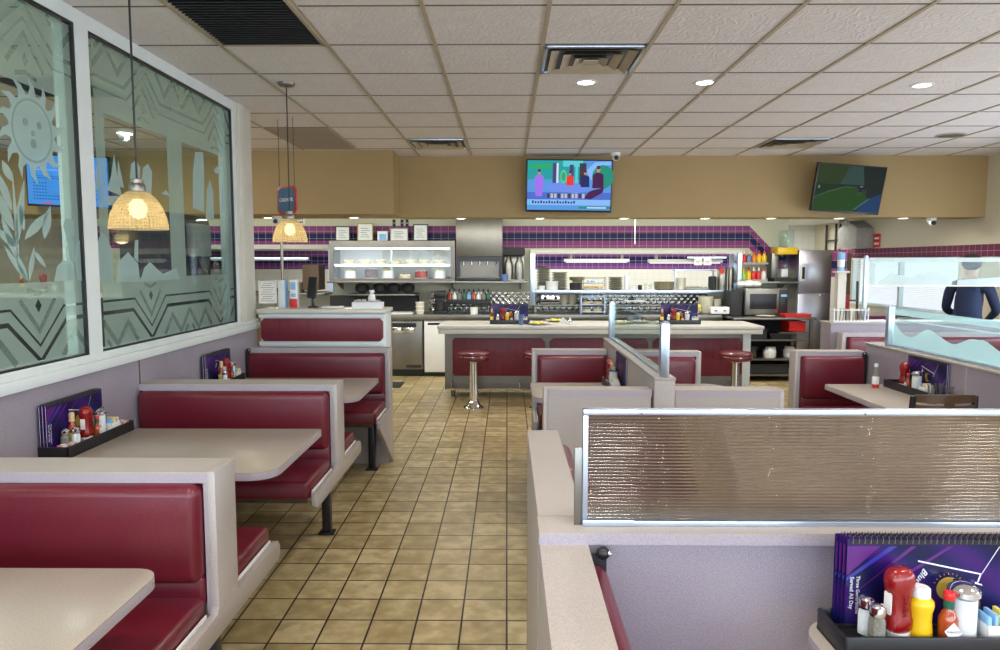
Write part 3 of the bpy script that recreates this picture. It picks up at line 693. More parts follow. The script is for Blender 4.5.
# ------------------------------------------------------------------ BOOTHS
def bench(w, sides=(-1, 1), th=0.085, h=0.93, depth=0.545, ends=(1,), leg=True, seat=True, hook=True, name='booth_bench'):
    """padded bench: the aisle end at x = w, back at y = 0, seats towards -y / +y"""
    t = thing(name, 'booth bench', 'bench')
    y0, y1 = (-th if -1 in sides else -0.035), (th if 1 in sides else 0.035)
    ca, cb = y0+(0.05 if -1 in sides else 0.0), y1-(0.05 if 1 in sides else 0.0)
    d = MB(); d.box('lam', 0.0, w-0.006, ca, cb, 0.40 if leg and len(sides) == 2 else 0.0, h-0.036)
    d.box('lamedge', 0, w, y0, y1, h-0.036, h-0.005).box('lamcap', 0, w, y0, y1, h-0.005, h)
    if 1 in ends: d.box('lamedge', w-0.016, w-0.004, y0+0.001, y1-0.001, 0.40, h-0.036)
    if 0 in ends: d.box('lamedge', 0.004, 0.016, y0+0.001, y1-0.001, 0.40, h-0.036)
    d.build('divider', t)
    for e in ends:
        a, b = (w-0.004, w+0.022) if e == 1 else (-0.022, 0.004)
        pts = [(y1, h), (y0, h)]
        lo, hi = 0.385, 0.462
        if -1 in sides: pts += [(y0, hi+0.02), (y0-0.012, hi), (-depth+0.02, hi), (-depth, hi-0.025), (-depth, lo+0.02), (-depth+0.02, lo)]
        else: pts += [(y0, 0.0)]
        if 1 in sides: pts += [(depth-0.02, lo), (depth, lo+0.02), (depth, hi-0.025), (depth-0.02, hi), (y1+0.012, hi), (y1, hi+0.02)]
        else: pts += [(y1, 0.0)]
        ep = MB().prism('lam', pts, 'x', a, b, bev=0.002)
        for sd in sides:
            ya, yb = sorted((sd*((y1 if sd == 1 else -y0)+0.03), sd*(depth-0.035)))
            ep.box('wplast', (w-0.012) if e == 1 else 0.006, (w-0.005) if e == 1 else 0.012, ya, yb, 0.42, 0.471, bev=0.002)
        ep.build('end_panel', t)
    xa, xb = (0.020 if 0 in ends else 0.006), (w-0.020 if 1 in ends else w-0.006)
    for s in sides:
        yo = y1 if s == 1 else -y0
        A = lambda v: s*v
        b = MB(); p = rrect(0, 1, 0, 1, (0, 0, 0, 0))
        ya, yb = sorted((A(yo-0.045), A(yo+0.045)))
        b.box('vinyl', xa, xb, ya, yb, 0.57, h-0.037, bev=0.034, seg=4)
        b.build('back_cushion', t)
        k = MB(); ya, yb = sorted((A(yo-0.05), A(yo+0.018))); k.box('vinyl', xa, xb, ya, yb, 0.49, 0.59, bev=0.012)
        k.build('back_skirt', t)
        ya, yb = sorted((A(yo+0.005), A(depth-0.01)))
        c = MB(); c.box('vinyl', xa, xb+0.004, ya, yb, 0.428, 0.523, bev=0.02, seg=3)
        c.build('seat_cushion', t)
        MB().box('dwood', xa, xb-0.02, min(A(yo), A(depth-0.06)), max(A(yo), A(depth-0.06)), 0.398, 0.43).build('seat_board', t)
    if leg:
        ly = 0.15 if 1 in sides else -0.2
        MB().box('black', w-0.13, w-0.08, ly-0.025, ly+0.025, 0.012, 0.40, bev=0.004).box('black', w-0.15, w-0.06, ly-0.04, ly+0.04, 0, 0.012, bev=0.003).build('leg', t)
        MB().box('black', 0.1, 0.15, ly-0.025, ly+0.025, 0.0, 0.40, bev=0.004).build('leg', t)
    if hook:
        k = MB(); hy = y0-0.012 if -1 in sides else y1+0.01
        hx = 0.014 if 1 in ends else w-0.014
        k.box('black', hx-0.012, hx+0.008, hy-0.03, hy+0.004, 0.54, h-0.02); k.ball('black', (hx+(0.008 if 1 in ends else -0.008), hy-0.022, h-0.012), 0.017); k.ball('chrome', (hx+(0.016 if 1 in ends else -0.016), hy-0.036, h-0.010), 0.006)
        k.build('corner_bracket', t)
    return t
def place(o, loc, rz, label, group=None):
    o.location = loc; o.rotation_euler = (0, 0, rz); o['label'] = label
    if group: o['group'] = group
    return o
LW = 1.07
B1 = First(lambda: bench(LW, hook=False))
B1.put((PX+0.003, 2.335, 0), 0, 'double red vinyl booth bench nearest the camera, its table cut off by the bottom corner')
B1.put((PX+0.003, 3.995, 0), 0, 'double red vinyl booth bench between the two tables beside the etched glass')
place(bench(LW+0.022, sides=(-1,)), (PX+0.003, 5.66, 0), 0, 'single red vinyl booth bench backed against the cashier counter')
# foreground benches along the aisle, seats facing away from it
place(bench(1.42, sides=(-1,), h=0.905, ends=(0,), leg=False), (0.116, 0.31, 0), PI/2, 'red vinyl bench along the aisle in front of the foreground half wall, seen from above')
place(bench(0.95, sides=(-1,), h=0.935, ends=(1,), leg=False, hook=False), (0.117, 1.85, 0), PI/2, 'red vinyl bench along the aisle behind the ridged screen')
MBW = 0.548
B2 = First(lambda: bench(MBW, sides=(-1,), depth=0.5, ends=(0,), hook=False))
B2.put((0.215, 5.56, 0), 0, 'small red vinyl bench facing the camera on the aisle end of the middle booths')
B2m = bench(MBW, sides=(-1,), depth=0.5, ends=(1,), hook=False)
place(B2m, (0.884, 5.46, 0), 0, 'small red vinyl bench facing the camera behind the square glass post')
B3 = First(lambda: bench(MBW, sides=(1,), depth=0.5, ends=(0,), hook=False))
B3.put((0.215, 3.785, 0), 0, 'booth bench seen from its plain laminate back, left of the square glass post')
place(bench(MBW, sides=(1,), depth=0.5, ends=(1,), hook=False), (0.884, 3.785, 0), 0, 'booth bench seen from its plain laminate back, right of the square glass post')
place(bench(0.50, sides=(-1,), depth=0.55, ends=(0,)), (2.195, 5.50, 0), 0, 'red vinyl bench facing the camera beside the booth with the wooden chair')
place(bench(2.1, sides=(-1,), depth=0.55, ends=(0,), hook=False), (3.2, 6.92, 0), 0, 'red vinyl bench against the far half wall, seen through the etched glass')
place(bench(0.66, sides=(-1,), depth=0.55, ends=(0,), hook=False), (4.66, 9.6, 0), 0, 'red vinyl bench below the bright window blinds')

def table(x0, x1, y0, y1, radii, ped=True, z=0.75, th=0.034):
    t = thing('booth_table', 'table', 'table', ((x0+x1)/2, (y0+y1)/2, 0))
    cx, cy = (x0+x1)/2, (y0+y1)/2
    P = rrect(x0-cx, x1-cx, y0-cy, y1-cy, radii, 7)
    MB().prism('lamtop', P, 'z', z-0.004, z, bev=0.0012).build('table_top', t)
    MB().prism('lamedge', P, 'z', z-th, z-0.0042, bev=0.0015).build('edge_band', t)
    if ped:
        MB().lathe('black', [(0.0, 0.03), (0.035, 0.03), (0.035, z-th-0.02), (0.12, z-th-0.012), (0.12, z-th)], (0, 0, 0), 20).build('pedestal', t)
        MB().lathe('black', [(0, 0), (0.18, 0), (0.18, 0.012), (0.05, 0.04), (0, 0.04)], (0, 0, 0), 24).build('base', t)
    return t
def tb(label, *a, **k): o = table(*a, **k); o['label'] = label; return o
tb('beige laminate booth table cut off by the bottom left corner of the picture', PX+0.003, -0.955, 1.17, 1.935, (0.02, 0.09, 0.07, 0.02))
tb('beige laminate booth table with menus and condiments below the etched sun and church panes', PX+0.003, -0.945, 2.845, 3.625, (0.02, 0.11, 0.02, 0.02))
tb('beige laminate booth table in front of the cashier counter', PX+0.003, -0.943, 4.46, 5.25, (0.02, 0.11, 0.02, 0.02))
tb('beige table holding the foreground condiment tray below the ridged screen', 0.69, 1.42, 0.75, 1.67, (0.03, 0.03, 0.02, 0.10))
tb('small beige table left of the middle half wall', 0.165, 0.766, 4.45, 5.06, (0.12, 0.01, 0.01, 0.03))
tb('small beige table right of the middle half wall', 0.882, 1.50, 4.35, 5.02, (0.01, 0.1, 0.14, 0.01))
tb('beige laminate table beside the wooden chair, with ketchup and cutlery jars', 2.215, 2.695, 4.05, 5.02, (0.16, 0.01, 0.01, 0.03))
tb('beige table behind the ridged screen', 0.70, 1.45, 1.845, 2.72, (0.02, 0.02, 0.05, 0.05))
tb('beige table in front of the bench seen through the etched glass', 3.9, 4.9, 5.85, 6.45, (0.05, 0.05, 0.05, 0.05))
t_ = tb('table beside the person in navy at the far right', 4.98, 5.38, 7.72, 8.3, (0.05, 0.05, 0.05, 0.05), ped=False)
MB().prism('black', [(0.195, 0.50), (0.195, 0.715), (-0.12, 0.715)], 'y', -0.02, 0.02).build('wall_bracket', t_)

# ------------------------------------------------------------------ CONDIMENTS
def tray(wd=0.46, dp=0.137, h=0.05):
    t = thing('condiment_tray', 'tray', 'tray')
    b = MB(); b.box('black', 0, wd, 0, dp, 0, 0.008); b.box('black', 0.004, wd-0.004, 0.004, dp*0.64, 0.008, 0.026)
    for a in ((0, wd, 0, 0.008), (0, wd, dp-0.004, dp), (0, 0.008, 0, dp), (wd-0.008, wd, 0, dp)): b.box('black', *a, 0, h, bev=0.002)
    b.build('tray_body', t); MB().box('black', 0.008, wd-0.008, dp*0.64-0.003, dp*0.64+0.003, 0.026, h*0.7).build('menu_slot_rail', t)
    return t
def menu(wd=0.43, h=0.222, art=True, text=True):
    """spiral bound menu standing on its long edge, front towards -y"""
    t = thing('menu', 'menu', 'menu')
    MB().box('page', 0.003, wd-0.003, 0.0012, 0.0058, 0.003, h-0.003).build('pages', t, smooth=False)
    MB().box('cover', 0, wd, 0, 0.001, 0, h).box('cover', 0, wd, 0.006, 0.007, 0, h).build('cover', t, smooth=False)
    sp = MB(); n = 62
    for i in range(n):
        x = 0.012+(wd-0.024)*i/(n-1); sp.tube('dark' if i % 2 else 'steel', [(x, -0.0008, h-0.010), (x+0.001, -0.0008, h+0.003), (x+0.002, 0.0035, h+0.005), (x+0.003, 0.0078, h+0.003), (x+0.003, 0.0078, h-0.010)], 0.0007, 4)
    sp.box('black', 0.006, wd-0.006, -0.0006, 0.0076, h-0.012, h-0.002)
    sp.build('spiral_binding', t, smooth=False)
    if art:
        a = MB(); y = -0.0004
        def q(m, pts, yy=y): a.poly(m, [(px*wd, yy, pz*h) for px, pz in pts])
        q('lilac', [(0.0, 0.93), (0.0, 0.62), (0.17, 0.93)]); q('blue', [(0, 0.60), (0, 0.56), (0.26, 0.93), (0.22, 0.93)], -0.0005)
        q('lilac', [(0.02, 0.40), (0.0, 0.36), (0.33, 0.93), (0.36, 0.93)])
        q('lilac', [(0.33, 0.68), (0.345, 0.66), (0.55, 0.93), (0.525, 0.93)], -0.0005)
        q('blue', [(0.72, 0.2), (0.76, 0.2), (1.0, 0.52), (1.0, 0.60)])
        q('winkink', [(0.37, 0.785), (0.37, 0.77), (0.70, 0.635), (0.70, 0.65)], -0.0006)
        q('winkink', [(0.70, 0.64), (0.704, 0.64), (0.79, 0.93), (0.786, 0.93)], -0.0006); q('winkink', [(0.695, 0.645), (0.703, 0.645), (0.69, 0.56), (0.682, 0.56)], -0.0006)
        # golden crescent with short rays
        cx, cz, r = 0.535*wd, 0.49*h, 0.027
        P = []
        for i in range(25):
            an = PI*0.33+2*PI*0.76*i/24; P.append((cx+r*math.cos(an), cz+r*math.sin(an)))
        Q = []
        ex, ez, er = cx+0.013, cz+0.004, 0.029
        a0 = math.atan2(P[-1][1]-ez, P[-1][0]-ex); a1 = math.atan2(P[0][1]-ez, P[0][0]-ex)
        if a0 > 0: a0 -= 2*PI
        if a1 < 0: a1 += 2*PI
        for i in range(23, 0, -1):
            an = PI*0.33+2*PI*0.76*i/24; k = math.sin(PI*i/24); rr = r*(1-0.62*k); Q.append((cx+rr*math.cos(an)+0.004*k, cz+rr*math.sin(an)))
        t2 = bmesh.new(); f = t2.faces.new([t2.verts.new((u, -0.0008, v)) for u, v in P+Q]); bmesh.ops.triangulate(t2, faces=[f]); a.add(t2, 'gold')
        for i in range(9):
            an = 0.5+i*0.28; c, s = math.cos(an), math.sin(an); a.poly('gold', [(cx+c*(r+0.006)-s*0.001, -0.0007, cz+s*(r+0.006)+c*0.001), (cx+c*(r+0.006)+s*0.001, -0.0007, cz+s*(r+0.006)-c*0.001), (cx+c*(r+0.011), -0.0007, cz+s*(r+0.011))])
        if text:
            def tx(s, x, z, size, rot, sh=0.0): a.text('winkink', s, size, Matrix.Translation((x*wd, -0.0008, z*h)) @ Matrix.Rotation(PI/2, 4, 'X') @ Matrix.Rotation(rot, 4, 'Z'), 0.0002, shear=sh)
            tx('Blue', 0.392, 0.62, 0.021, -2.1, 0.35)
            tx('Three Generations', 0.062, 0.42, 0.0115, -PI/2); tx('Served All Day', 0.030, 0.44, 0.0125, -PI/2)
        a.build('cover_art', t, smooth=False)
    return t
def shaker(fill, n=8):
    def mk():
        t = thing('pepper_shaker' if fill == 'pepper' else 'salt_shaker', '', 'shaker')
        MB().lathe(fill, [(0, 0.004), (0.0172, 0.004), (0.0172, 0.050), (0.0135, 0.060), (0, 0.060)], n=n).build('contents', t)
        MB().lathe('glass2', [(0, 0), (0.0185, 0), (0.0195, 0.004), (0.0195, 0.05), (0.015, 0.062), (0.0145, 0.066)], n=n).build('glass_body', t)
        MB().lathe('chrome', [(0.0165, 0.062), (0.0175, 0.064), (0.0175, 0.074), (0.0165, 0.082), (0.010, 0.088), (0, 0.089)], n=18).build('cap', t)
        return t
    return mk
def ketchup():
    t = thing('ketchup_bottle', '', 'bottle')
    def sec(z, rx, ry, m=20): return [(rx*math.copysign(abs(math.cos(2*PI*i/m))**0.7, math.cos(2*PI*i/m)), ry*math.copysign(abs(math.sin(2*PI*i/m))**0.7, math.sin(2*PI*i/m)), z) for i in range(m)]
    b = bmesh.new(); prof = [(0.020, .024, .019), (0.026, .030, .023), (0.045, .031, .024), (0.056, .027, .021), (0.075, .0245, .020), (0.100, .026, .0205), (0.118, .031, .023), (0.132, .0325, .024), (0.145, .0310, .022), (0.156, .024, .016), (0.161, .012, .008)]
    rings = [[b.verts.new(p) for p in sec(*q)] for q in prof]
    for A, B in zip(rings, rings[1:]):
        for i in range(20): b.faces.new((A[i], A[(i+1) % 20], B[(i+1) % 20], B[i]))
    b.faces.new(rings[0][::-1]); b.faces.new(rings[-1])
    MB().add(b, 'red').build('bottle_body', t)
    MB().lathe('wplast', [(0, 0), (0.024, 0), (0.026, 0.004), (0.026, 0.018), (0.024, 0.0205), (0, 0.0205)], n=24).build('cap', t)
    MB().text('red', 'HEINZ', 0.017, Matrix.Translation((0.0, -0.0232, 0.082)) @ Matrix.Rotation(PI/2, 4, 'X') @ Matrix.Rotation(PI/2, 4, 'Z'), 0.0009).build('embossed_letters', t, smooth=False)
    l = MB(); l.prism('paper', rrect(-0.011, 0.011, -0.025, 0.025, (0.006,)*4), 'x', 0, 0.0008, mtx=Matrix.Translation((-0.0275, 0.0, 0.083)) @ Matrix.Rotation(0.0, 4, 'Y'))
    l.build('label', t)
    return t
def mustard():
    t = thing('mustard_bottle', '', 'bottle')
    MB().lathe('yellow', [(0, 0), (0.023, 0), (0.025, 0.004), (0.0245, 0.02), (0.022, 0.04), (0.0225, 0.058), (0.026, 0.072), (0.0255, 0.08), (0.019, 0.088), (0.016, 0.09), (0, 0.09)], n=24).build('bottle_body', t)
    MB().lathe('wplast', [(0, 0.088), (0.0175, 0.088), (0.018, 0.09), (0.0175, 0.106), (0.015, 0.109), (0, 0.109)], n=24).build('cap', t)
    return t
def hot_sauce(cap='red'):
    t = thing('hot_sauce_bottle', '', 'bottle')
    MB().lathe('sauce', [(0, 0.0), (0.0165, 0), (0.018, 0.003), (0.018, 0.048), (0.012, 0.062), (0.0085, 0.068), (0.0085, 0.076), (0, 0.076)], n=20).build('bottle_body', t)
    MB().lathe('green', [(0.009, 0.070), (0.0098, 0.071), (0.0098, 0.088), (0.009, 0.089)], n=18).build('neck_foil', t)
    MB().lathe('redb', [(0, 0.087), (0.010, 0.087), (0.0105, 0.089), (0.0105, 0.101), (0.009, 0.103), (0, 0.103)], n=18).build('cap', t)
    l = MB(); P = [(-0.0175, 0.030), (-0.002, 0.010), (0.0175, 0.027), (0, 0.048)]
    l.prism('paper', P, 'y', -0.0192, -0.0184); l.text('ink', 'TABASCO', 0.0062, Matrix.Translation((0, -0.0195, 0.029)) @ Matrix.Rotation(PI/2, 4, 'X'), 0.0002)
    l.build('diamond_label', t, smooth=False)
    return t
def wood_sauce():
    t = thing('hot_sauce_bottle', '', 'bottle')
    MB().lathe('sauce', [(0, 0.0), (0.019, 0), (0.020, 0.003), (0.020, 0.07), (0.013, 0.09), (0.0095, 0.098), (0.0095, 0.112), (0, 0.112)], n=20).build('bottle_body', t)
    MB().lathe('yelpk', [(0.0204, 0.02), (0.0207, 0.021), (0.0207, 0.06), (0.0204, 0.061)], n=20).build('label', t)
    MB().lathe('wood', [(0, 0.108), (0.0115, 0.108), (0.012, 0.115), (0.0105, 0.120), (0.0105, 0.124), (0.012, 0.128), (0.012, 0.142), (0.009, 0.150), (0, 0.152)], n=18).build('wooden_cap', t)
    return t
def steak_sauce():
    t = thing('sauce_bottle', '', 'bottle')
    MB().lathe('pepper', [(0, 0.0), (0.021, 0), (0.022, 0.003), (0.022, 0.085), (0.014, 0.103), (0.0105, 0.112), (0.0105, 0.145), (0, 0.145)], n=20).build('bottle_body', t)
    MB().lathe('paper', [(0.0223, 0.025), (0.0226, 0.026), (0.0226, 0.078), (0.0223, 0.079)], n=20).build('label', t)
    MB().lathe('redb', [(0.0224, 0.004), (0.0227, 0.005), (0.0227, 0.024), (0.0224, 0.025)], n=20).build('label_stripe', t)
    MB().lathe('wplast', [(0, 0.142), (0.0125, 0.142), (0.0125, 0.162), (0.011, 0.165), (0, 0.165)], n=18).build('cap', t)
    return t
def sugar():
    t = thing('sugar_dispenser', '', 'dispenser')
    MB().lathe('salt', [(0, 0.005), (0.0275, 0.005), (0.0275, 0.095), (0, 0.098)], n=24).build('sugar_fill', t)
    g = MB(); t2 = bmesh.new(); n = 40; rings = []
    for z, r in ((0, 0.0305), (0.004, 0.0315), (0.088, 0.0310), (0.105, 0.0300)):
        rings.append([t2.verts.new(((r+0.0010*(i % 2))*math.cos(2*PI*i/n), (r+0.0010*(i % 2))*math.sin(2*PI*i/n), z)) for i in range(n)])
    for A, B in zip(rings, rings[1:]):
        for i in range(n): t2.faces.new((A[i], A[(i+1) % n], B[(i+1) % n], B[i]))
    g.add(t2, 'glass2').build('glass_body', t)
    MB().lathe('chrome', [(0.031, 0.100), (0.0335, 0.102), (0.0335, 0.112), (0.031, 0.115), (0.022, 0.122), (0.010, 0.126), (0, 0.127)], n=28).build('lid', t)
    MB().box('chrome', -0.012, 0.006, -0.008, 0.008, 0.124, 0.128, bev=0.0015, mtx=Matrix.Translation((-0.014, 0, 0.006)) @ Matrix.Rotation(0.35, 4, 'Y')).build('pour_flap', t)
    return t
def packets(n=8):
    t = thing('sweetener_caddy', '', 'caddy')
    b = MB(); W_, D_ = 0.075, 0.052
    b.box('wplast', 0, W_, 0, D_, 0, 0.004)
    for a in ((0, W_, 0, 0.003), (0, W_, D_-0.003, D_), (0, 0.003, 0, D_), (W_-0.003, W_, 0, D_)): b.box('wplast', *a, 0, 0.042, bev=0.001)
    b.build('holder', t)
    for k, (m, x0) in enumerate((('bluepk', 0.006), ('bluepk', 0.018), ('yelpk', 0.031), ('yelpk', 0.041), ('pink', 0.053), ('paper', 0.062))):
        p = MB()
        p.box(m, x0, x0+0.008, 0.005, D_-0.006, 0.004, 0.058+0.006*(k % 2), bev=0.001, mtx=Matrix.Translation((0, 0, 0)) @ Matrix.Rotation(0.06*(k % 3-1), 4, 'Y'))
        p.build('packet', t)
    return t
def creamers():
    t = thing('jelly_rack', '', 'rack')
    b = MB(); b.box('black', 0, 0.10, 0, 0.045, 0, 0.006, bev=0.001); b.build('base', t)
    for i in range(4):
        for j in range(2):
            MB().lathe('pink' if (i+j) % 2 else 'paper', [(0, 0), (0.009, 0), (0.011, 0.017), (0.0125, 0.018), (0.0125, 0.0195), (0, 0.0195)], (0.014+0.024*i, 0.011+0.022*j, 0.006), 14).build('jelly_cup', t)
    return t
def jar():
    t = thing('cutlery_jar', '', 'jar')
    MB().lathe('glass2', [(0, 0), (0.028, 0), (0.030, 0.004), (0.033, 0.085)], n=20).build('glass_body', t)
    for k in range(5):
        a = 1.25*k; MB().tube('steel', [(0.008*math.cos(a), 0.008*math.sin(a), 0.005), (0.02*math.cos(a), 0.02*math.sin(a), 0.10), (0.022*math.cos(a), 0.022*math.sin(a), 0.115)], [0.002, 0.003, 0.0045], 6).build('cutlery', t)
    return t
TRAY = First(tray); MENU = First(menu); SALT = First(shaker('salt')); PEP = First(shaker('pepper')); KET = First(ketchup); MUS = First(mustard); TAB = First(hot_sauce); WSA = First(wood_sauce); SUG = First(sugar); PKT = First(packets); JEL = First(creamers); STK = First(steak_sauce); JAR = First(jar)
TZ = 0.7505
class Spot:
    """one set of condiments: origin O at the tray's front left corner, local x along the wall, local -y to the sitters"""
    def __init__(self, o, rz, where): self.o = Vector(o); self.rz = rz; self.w = where
    def put(self, proto, x, y, label, z=0.0265, spin=0.0, group=None, scale=None):
        c, s = math.cos(self.rz), math.sin(self.rz)
        return proto.put((self.o.x+x*c-y*s, self.o.y+x*s+y*c, self.o.z+z), self.rz+spin, label+' '+self.w, group, scale)
    def menus(self, n, x0=0.0, y=0.075, step=0.011, scale=None):
        names = ['frontmost', 'second', 'third', 'rearmost']
        if n == 2: names = ['front', 'rear']
        for i in range(n):
            self.put(MENU, x0-0.004*i, y+step*i, ('purple menu, %s in the tray' % names[i]), z=0.0085, scale=scale)
# foreground tray below the ridged screen
sp = Spot((0.722, 1.485, TZ), 0, 'on the foreground table')
tr = sp.put(TRAY, 0, 0, 'long black condiment tray in front of the ridged screen', 0)
sp.menus(4, 0.042, 0.0925, 0.0098)
sp.put(SALT, 0.074, 0.060, 'clear salt shaker with chrome cap behind the pepper'); sp.put(PEP, 0.080, 0.024, 'clear pepper shaker with chrome cap in front of the salt')
sp.put(KET, 0.135, 0.045, 'red upside-down ketchup bottle with white cap', spin=0.25); sp.put(MUS, 0.183, 0.044, 'yellow mustard bottle with white cap', scale=(1.05, 1.05, 1.08))
sp.put(TAB, 0.236, 0.030, 'hot sauce bottle with red cap and diamond label', scale=(1.1, 1.1, 1.1)); sp.put(SUG, 0.277, 0.046, 'ribbed glass sugar dispenser with chrome lid'); sp.put(PKT, 0.314, 0.016, 'white caddy of blue and yellow sweetener packets')
# left wall, below the etched glass
sp = Spot((PX+0.133, 3.045, TZ), PI/2, 'at the table below the etched sun')
sp.put(TRAY, 0, 0, 'long black condiment tray standing against the partition', 0, scale=(1.2, 1, 1))
sp.menus(3, 0.008, 0.0925, 0.0115)
sp.put(JEL, 0.012, 0.018, 'rack of pink and white jelly cups'); sp.put(PEP, 0.075, 0.058, 'dark pepper shaker with chrome cap'); sp.put(SALT, 0.108, 0.028, 'white salt shaker with chrome cap')
sp.put(WSA, 0.135, 0.060, 'orange sauce bottle with round wooden cap'); sp.put(KET, 0.215, 0.044, 'red ketchup bottle standing on its white cap'); sp.put(TAB, 0.285, 0.034, 'hot sauce bottle with red cap and green neck')
sp.put(SUG, 0.340, 0.055, 'glass sugar dispenser with chrome lid'); sp.put(PKT, 0.385, 0.020, 'white caddy of sweetener packets'); sp.put(JEL, 0.452, 0.020, 'small rack of pale jelly cups')
sp = Spot((PX+0.133, 4.70, TZ), PI/2, 'at the table in front of the cashier counter')
sp.put(TRAY, 0, 0, 'long black condiment tray', 0); sp.menus(2, 0.012, 0.0945, 0.013)
sp.put(WSA, 0.16, 0.05, 'sauce bottle with round wooden cap'); sp.put(KET, 0.23, 0.045, 'red ketchup bottle'); sp.put(SALT, 0.14, 0.02, 'salt shaker'); sp.put(TAB, 0.29, 0.03, 'hot sauce bottle'); sp.put(SUG, 0.33, 0.05, 'sugar dispenser'); sp.put(PKT, 0.37, 0.02, 'sweetener caddy')
# middle booth, against the half wall (left side), front towards -x
sp = Spot((0.665, 5.02, TZ), -PI/2, 'on the small table left of the middle half wall')
sp.put(TRAY, 0, 0, 'black condiment tray', 0); sp.menus(2, 0.012, 0.0945, 0.013)
sp.put(KET, 0.10, 0.040, 'red ketchup bottle'); sp.put(WSA, 0.17, 0.045, 'sauce bottle with wooden cap'); sp.put(SUG, 0.25, 0.045, 'sugar dispenser'); sp.put(PKT, 0.32, 0.015, 'sweetener caddy')
# right booth, against its half wall
sp = Spot((2.585, 4.93, TZ), -PI/2, 'on the table beside the wooden chair')
sp.put(TRAY, 0, 0, 'black condiment tray', 0, scale=(1.3, 1, 1)); sp.menus(2, 0.12, 0.0945, 0.012)
sp.put(STK, 0.06, -0.085, 'brown sauce bottle with white cap outside the tray', z=0.0); sp.put(KET, 0.17, 0.045, 'red ketchup bottle', spin=0.2); sp.put(TAB, 0.25, 0.03, 'hot sauce bottle'); sp.put(SUG, 0.32, 0.045, 'sugar dispenser'); sp.put(PKT, 0.40, 0.015, 'sweetener caddy with pink packets')
for i, (x, y, nm) in enumerate(((0.56, -0.07, 'cutlery jar nearest the chair back'), (0.62, 0.0, 'cutlery jar nearest the half wall'), (0.52, 0.0, 'cutlery jar between tray and chair'))): sp.put(JAR, x+0.05, y+0.04, nm, z=0.0)

# ------------------------------------------------------------------ wooden chair with a curved slotted back
ch = thing('wooden_chair', 'dark wooden chair with a curved slotted back at the table beside the right half wall', 'chair', (2.39, 3.95, 0), 0)
def arc_board(z0, z1, hw=0.165, sag=0.05, th=0.016, n=14):
    t = bmesh.new(); rings = []
    for i in range(n+1):
        u = -1+2*i/n; x = u*hw; y = -0.03-sag*(1-u*u); dx, dy = 1, 2*sag*u/hw; l = math.hypot(dx, dy); nx, ny = -dy/l*th/2, dx/l*th/2
        zz0, zz1 = z0, z1+0.012*(1-u*u) if z1 > 0.85 else z1
        rings.append([t.verts.new((x+nx, y+ny, zz0)), t.verts.new((x-nx, y-ny, zz0)), t.verts.new((x-nx, y-ny, zz1)), t.verts.new((x+nx, y+ny, zz1))])
    for A, B in zip(rings, rings[1:]):
        for k in range(4): t.faces.new((A[k], A[(k+1) % 4], B[(k+1) % 4], B[k]))
    t.faces.new(rings[0][::-1]); t.faces.new(rings[-1]); bmesh.ops.recalc_face_normals(t, faces=t.faces)
    return t
for z0, z1 in ((0.838, 0.875), (0.806, 0.825), (0.62, 0.793)): MB().add(arc_board(z0, z1), 'dwood').build('back_rail', ch)
for s in (-1, 1):
    MB().tube('black', [(s*0.185, -0.01, 0), (s*0.175, 0.0, 0.45), (s*0.168, -0.03, 0.87)], 0.017, 8).build('rear_leg', ch)
    MB().tube('black', [(s*0.20, 0.38, 0), (s*0.195, 0.37, 0.44)], 0.017, 8).build('front_leg', ch)
MB().box('dwood', -0.025, 0.025, -0.086, -0.074, 0.66, 0.85).build('splat', ch)
MB().box('dwood', -0.21, 0.21, -0.01, 0.40, 0.44, 0.465, bev=0.008).build('seat', ch)

# ------------------------------------------------------------------ counter stools
def stool():
    t = thing('counter_stool', '', 'stool')
    MB().lathe('vinyl', [(0, 0.53), (0.155, 0.53), (0.178, 0.545), (0.180, 0.56), (0.176, 0.575), (0.181, 0.585), (0.178, 0.605), (0.16, 0.622), (0.09, 0.63), (0, 0.632)], n=32).build('seat', t)
    MB().lathe('chrome', [(0.1775, 0.572), (0.1815, 0.574), (0.1815, 0.582), (0.1775, 0.584)], n=32).build('seat_ring', t)
    MB().lathe('chrome', [(0, 0.03), (0.052, 0.03), (0.046, 0.10), (0.043, 0.50), (0.07, 0.53), (0, 0.53)], n=24).build('column', t)
    b = MB(); b.lathe('chrome', [(0, 0), (0.115, 0), (0.110, 0.010), (0.075, 0.035), (0.052, 0.08), (0, 0.08)], n=8)
    for k in range(4): b.cyl('steel', (0.088*math.cos(PI/4+k*PI/2), 0.088*math.sin(PI/4+k*PI/2), 0.02), 0.007, 0.012, 8)
    b.build('base_flange', t)
    return t
ST = First(stool)
ST.put((-0.365, 7.86, 0), 0, 'red vinyl counter stool on a chrome column at the open end of the aisle')
ST.put((0.36, 7.86, 0), 0, 'red counter stool mostly hidden behind the small middle booth bench')
ST.put((2.50, 7.86, 0), 0, 'red vinyl counter stool under the far end of the counter')
# ------------------------------------------------------------------ FRONT COUNTER
ct = thing('lunch_counter', 'long cream topped lunch counter with red ribbed panels on a steel base', 'counter', (0, 0, 0))
CX0, CX1, CY0, CY1 = -0.79, 2.90, 8.10, 8.87
tp = MB(); tp.prism('counter', rrect(CX0, CX1, CY0, CY1, (0.03, 0.03, 0.03, 0.03)), 'z', 0.845, 0.88, bev=0.006)
tp.prism('counter', rrect(CX0+0.012, CX1-0.012, CY0+0.012, CY1-0.012, (0.03,)*4), 'z', 0.79, 0.842, bev=0.006)
tp.build('counter_top', ct)
b = MB(); b.box('steeld', CX0+0.07, CX1-0.05, 8.45, 8.82, 0.10, 0.79); b.box('steeld', CX0+0.06, CX0+0.15, 8.42, 8.84, 0.10, 0.79); b.box('white', CX1-0.14, CX1-0.05, 8.42, 8.84, 0.05, 0.79)
b.build('base', ct, smooth=False)
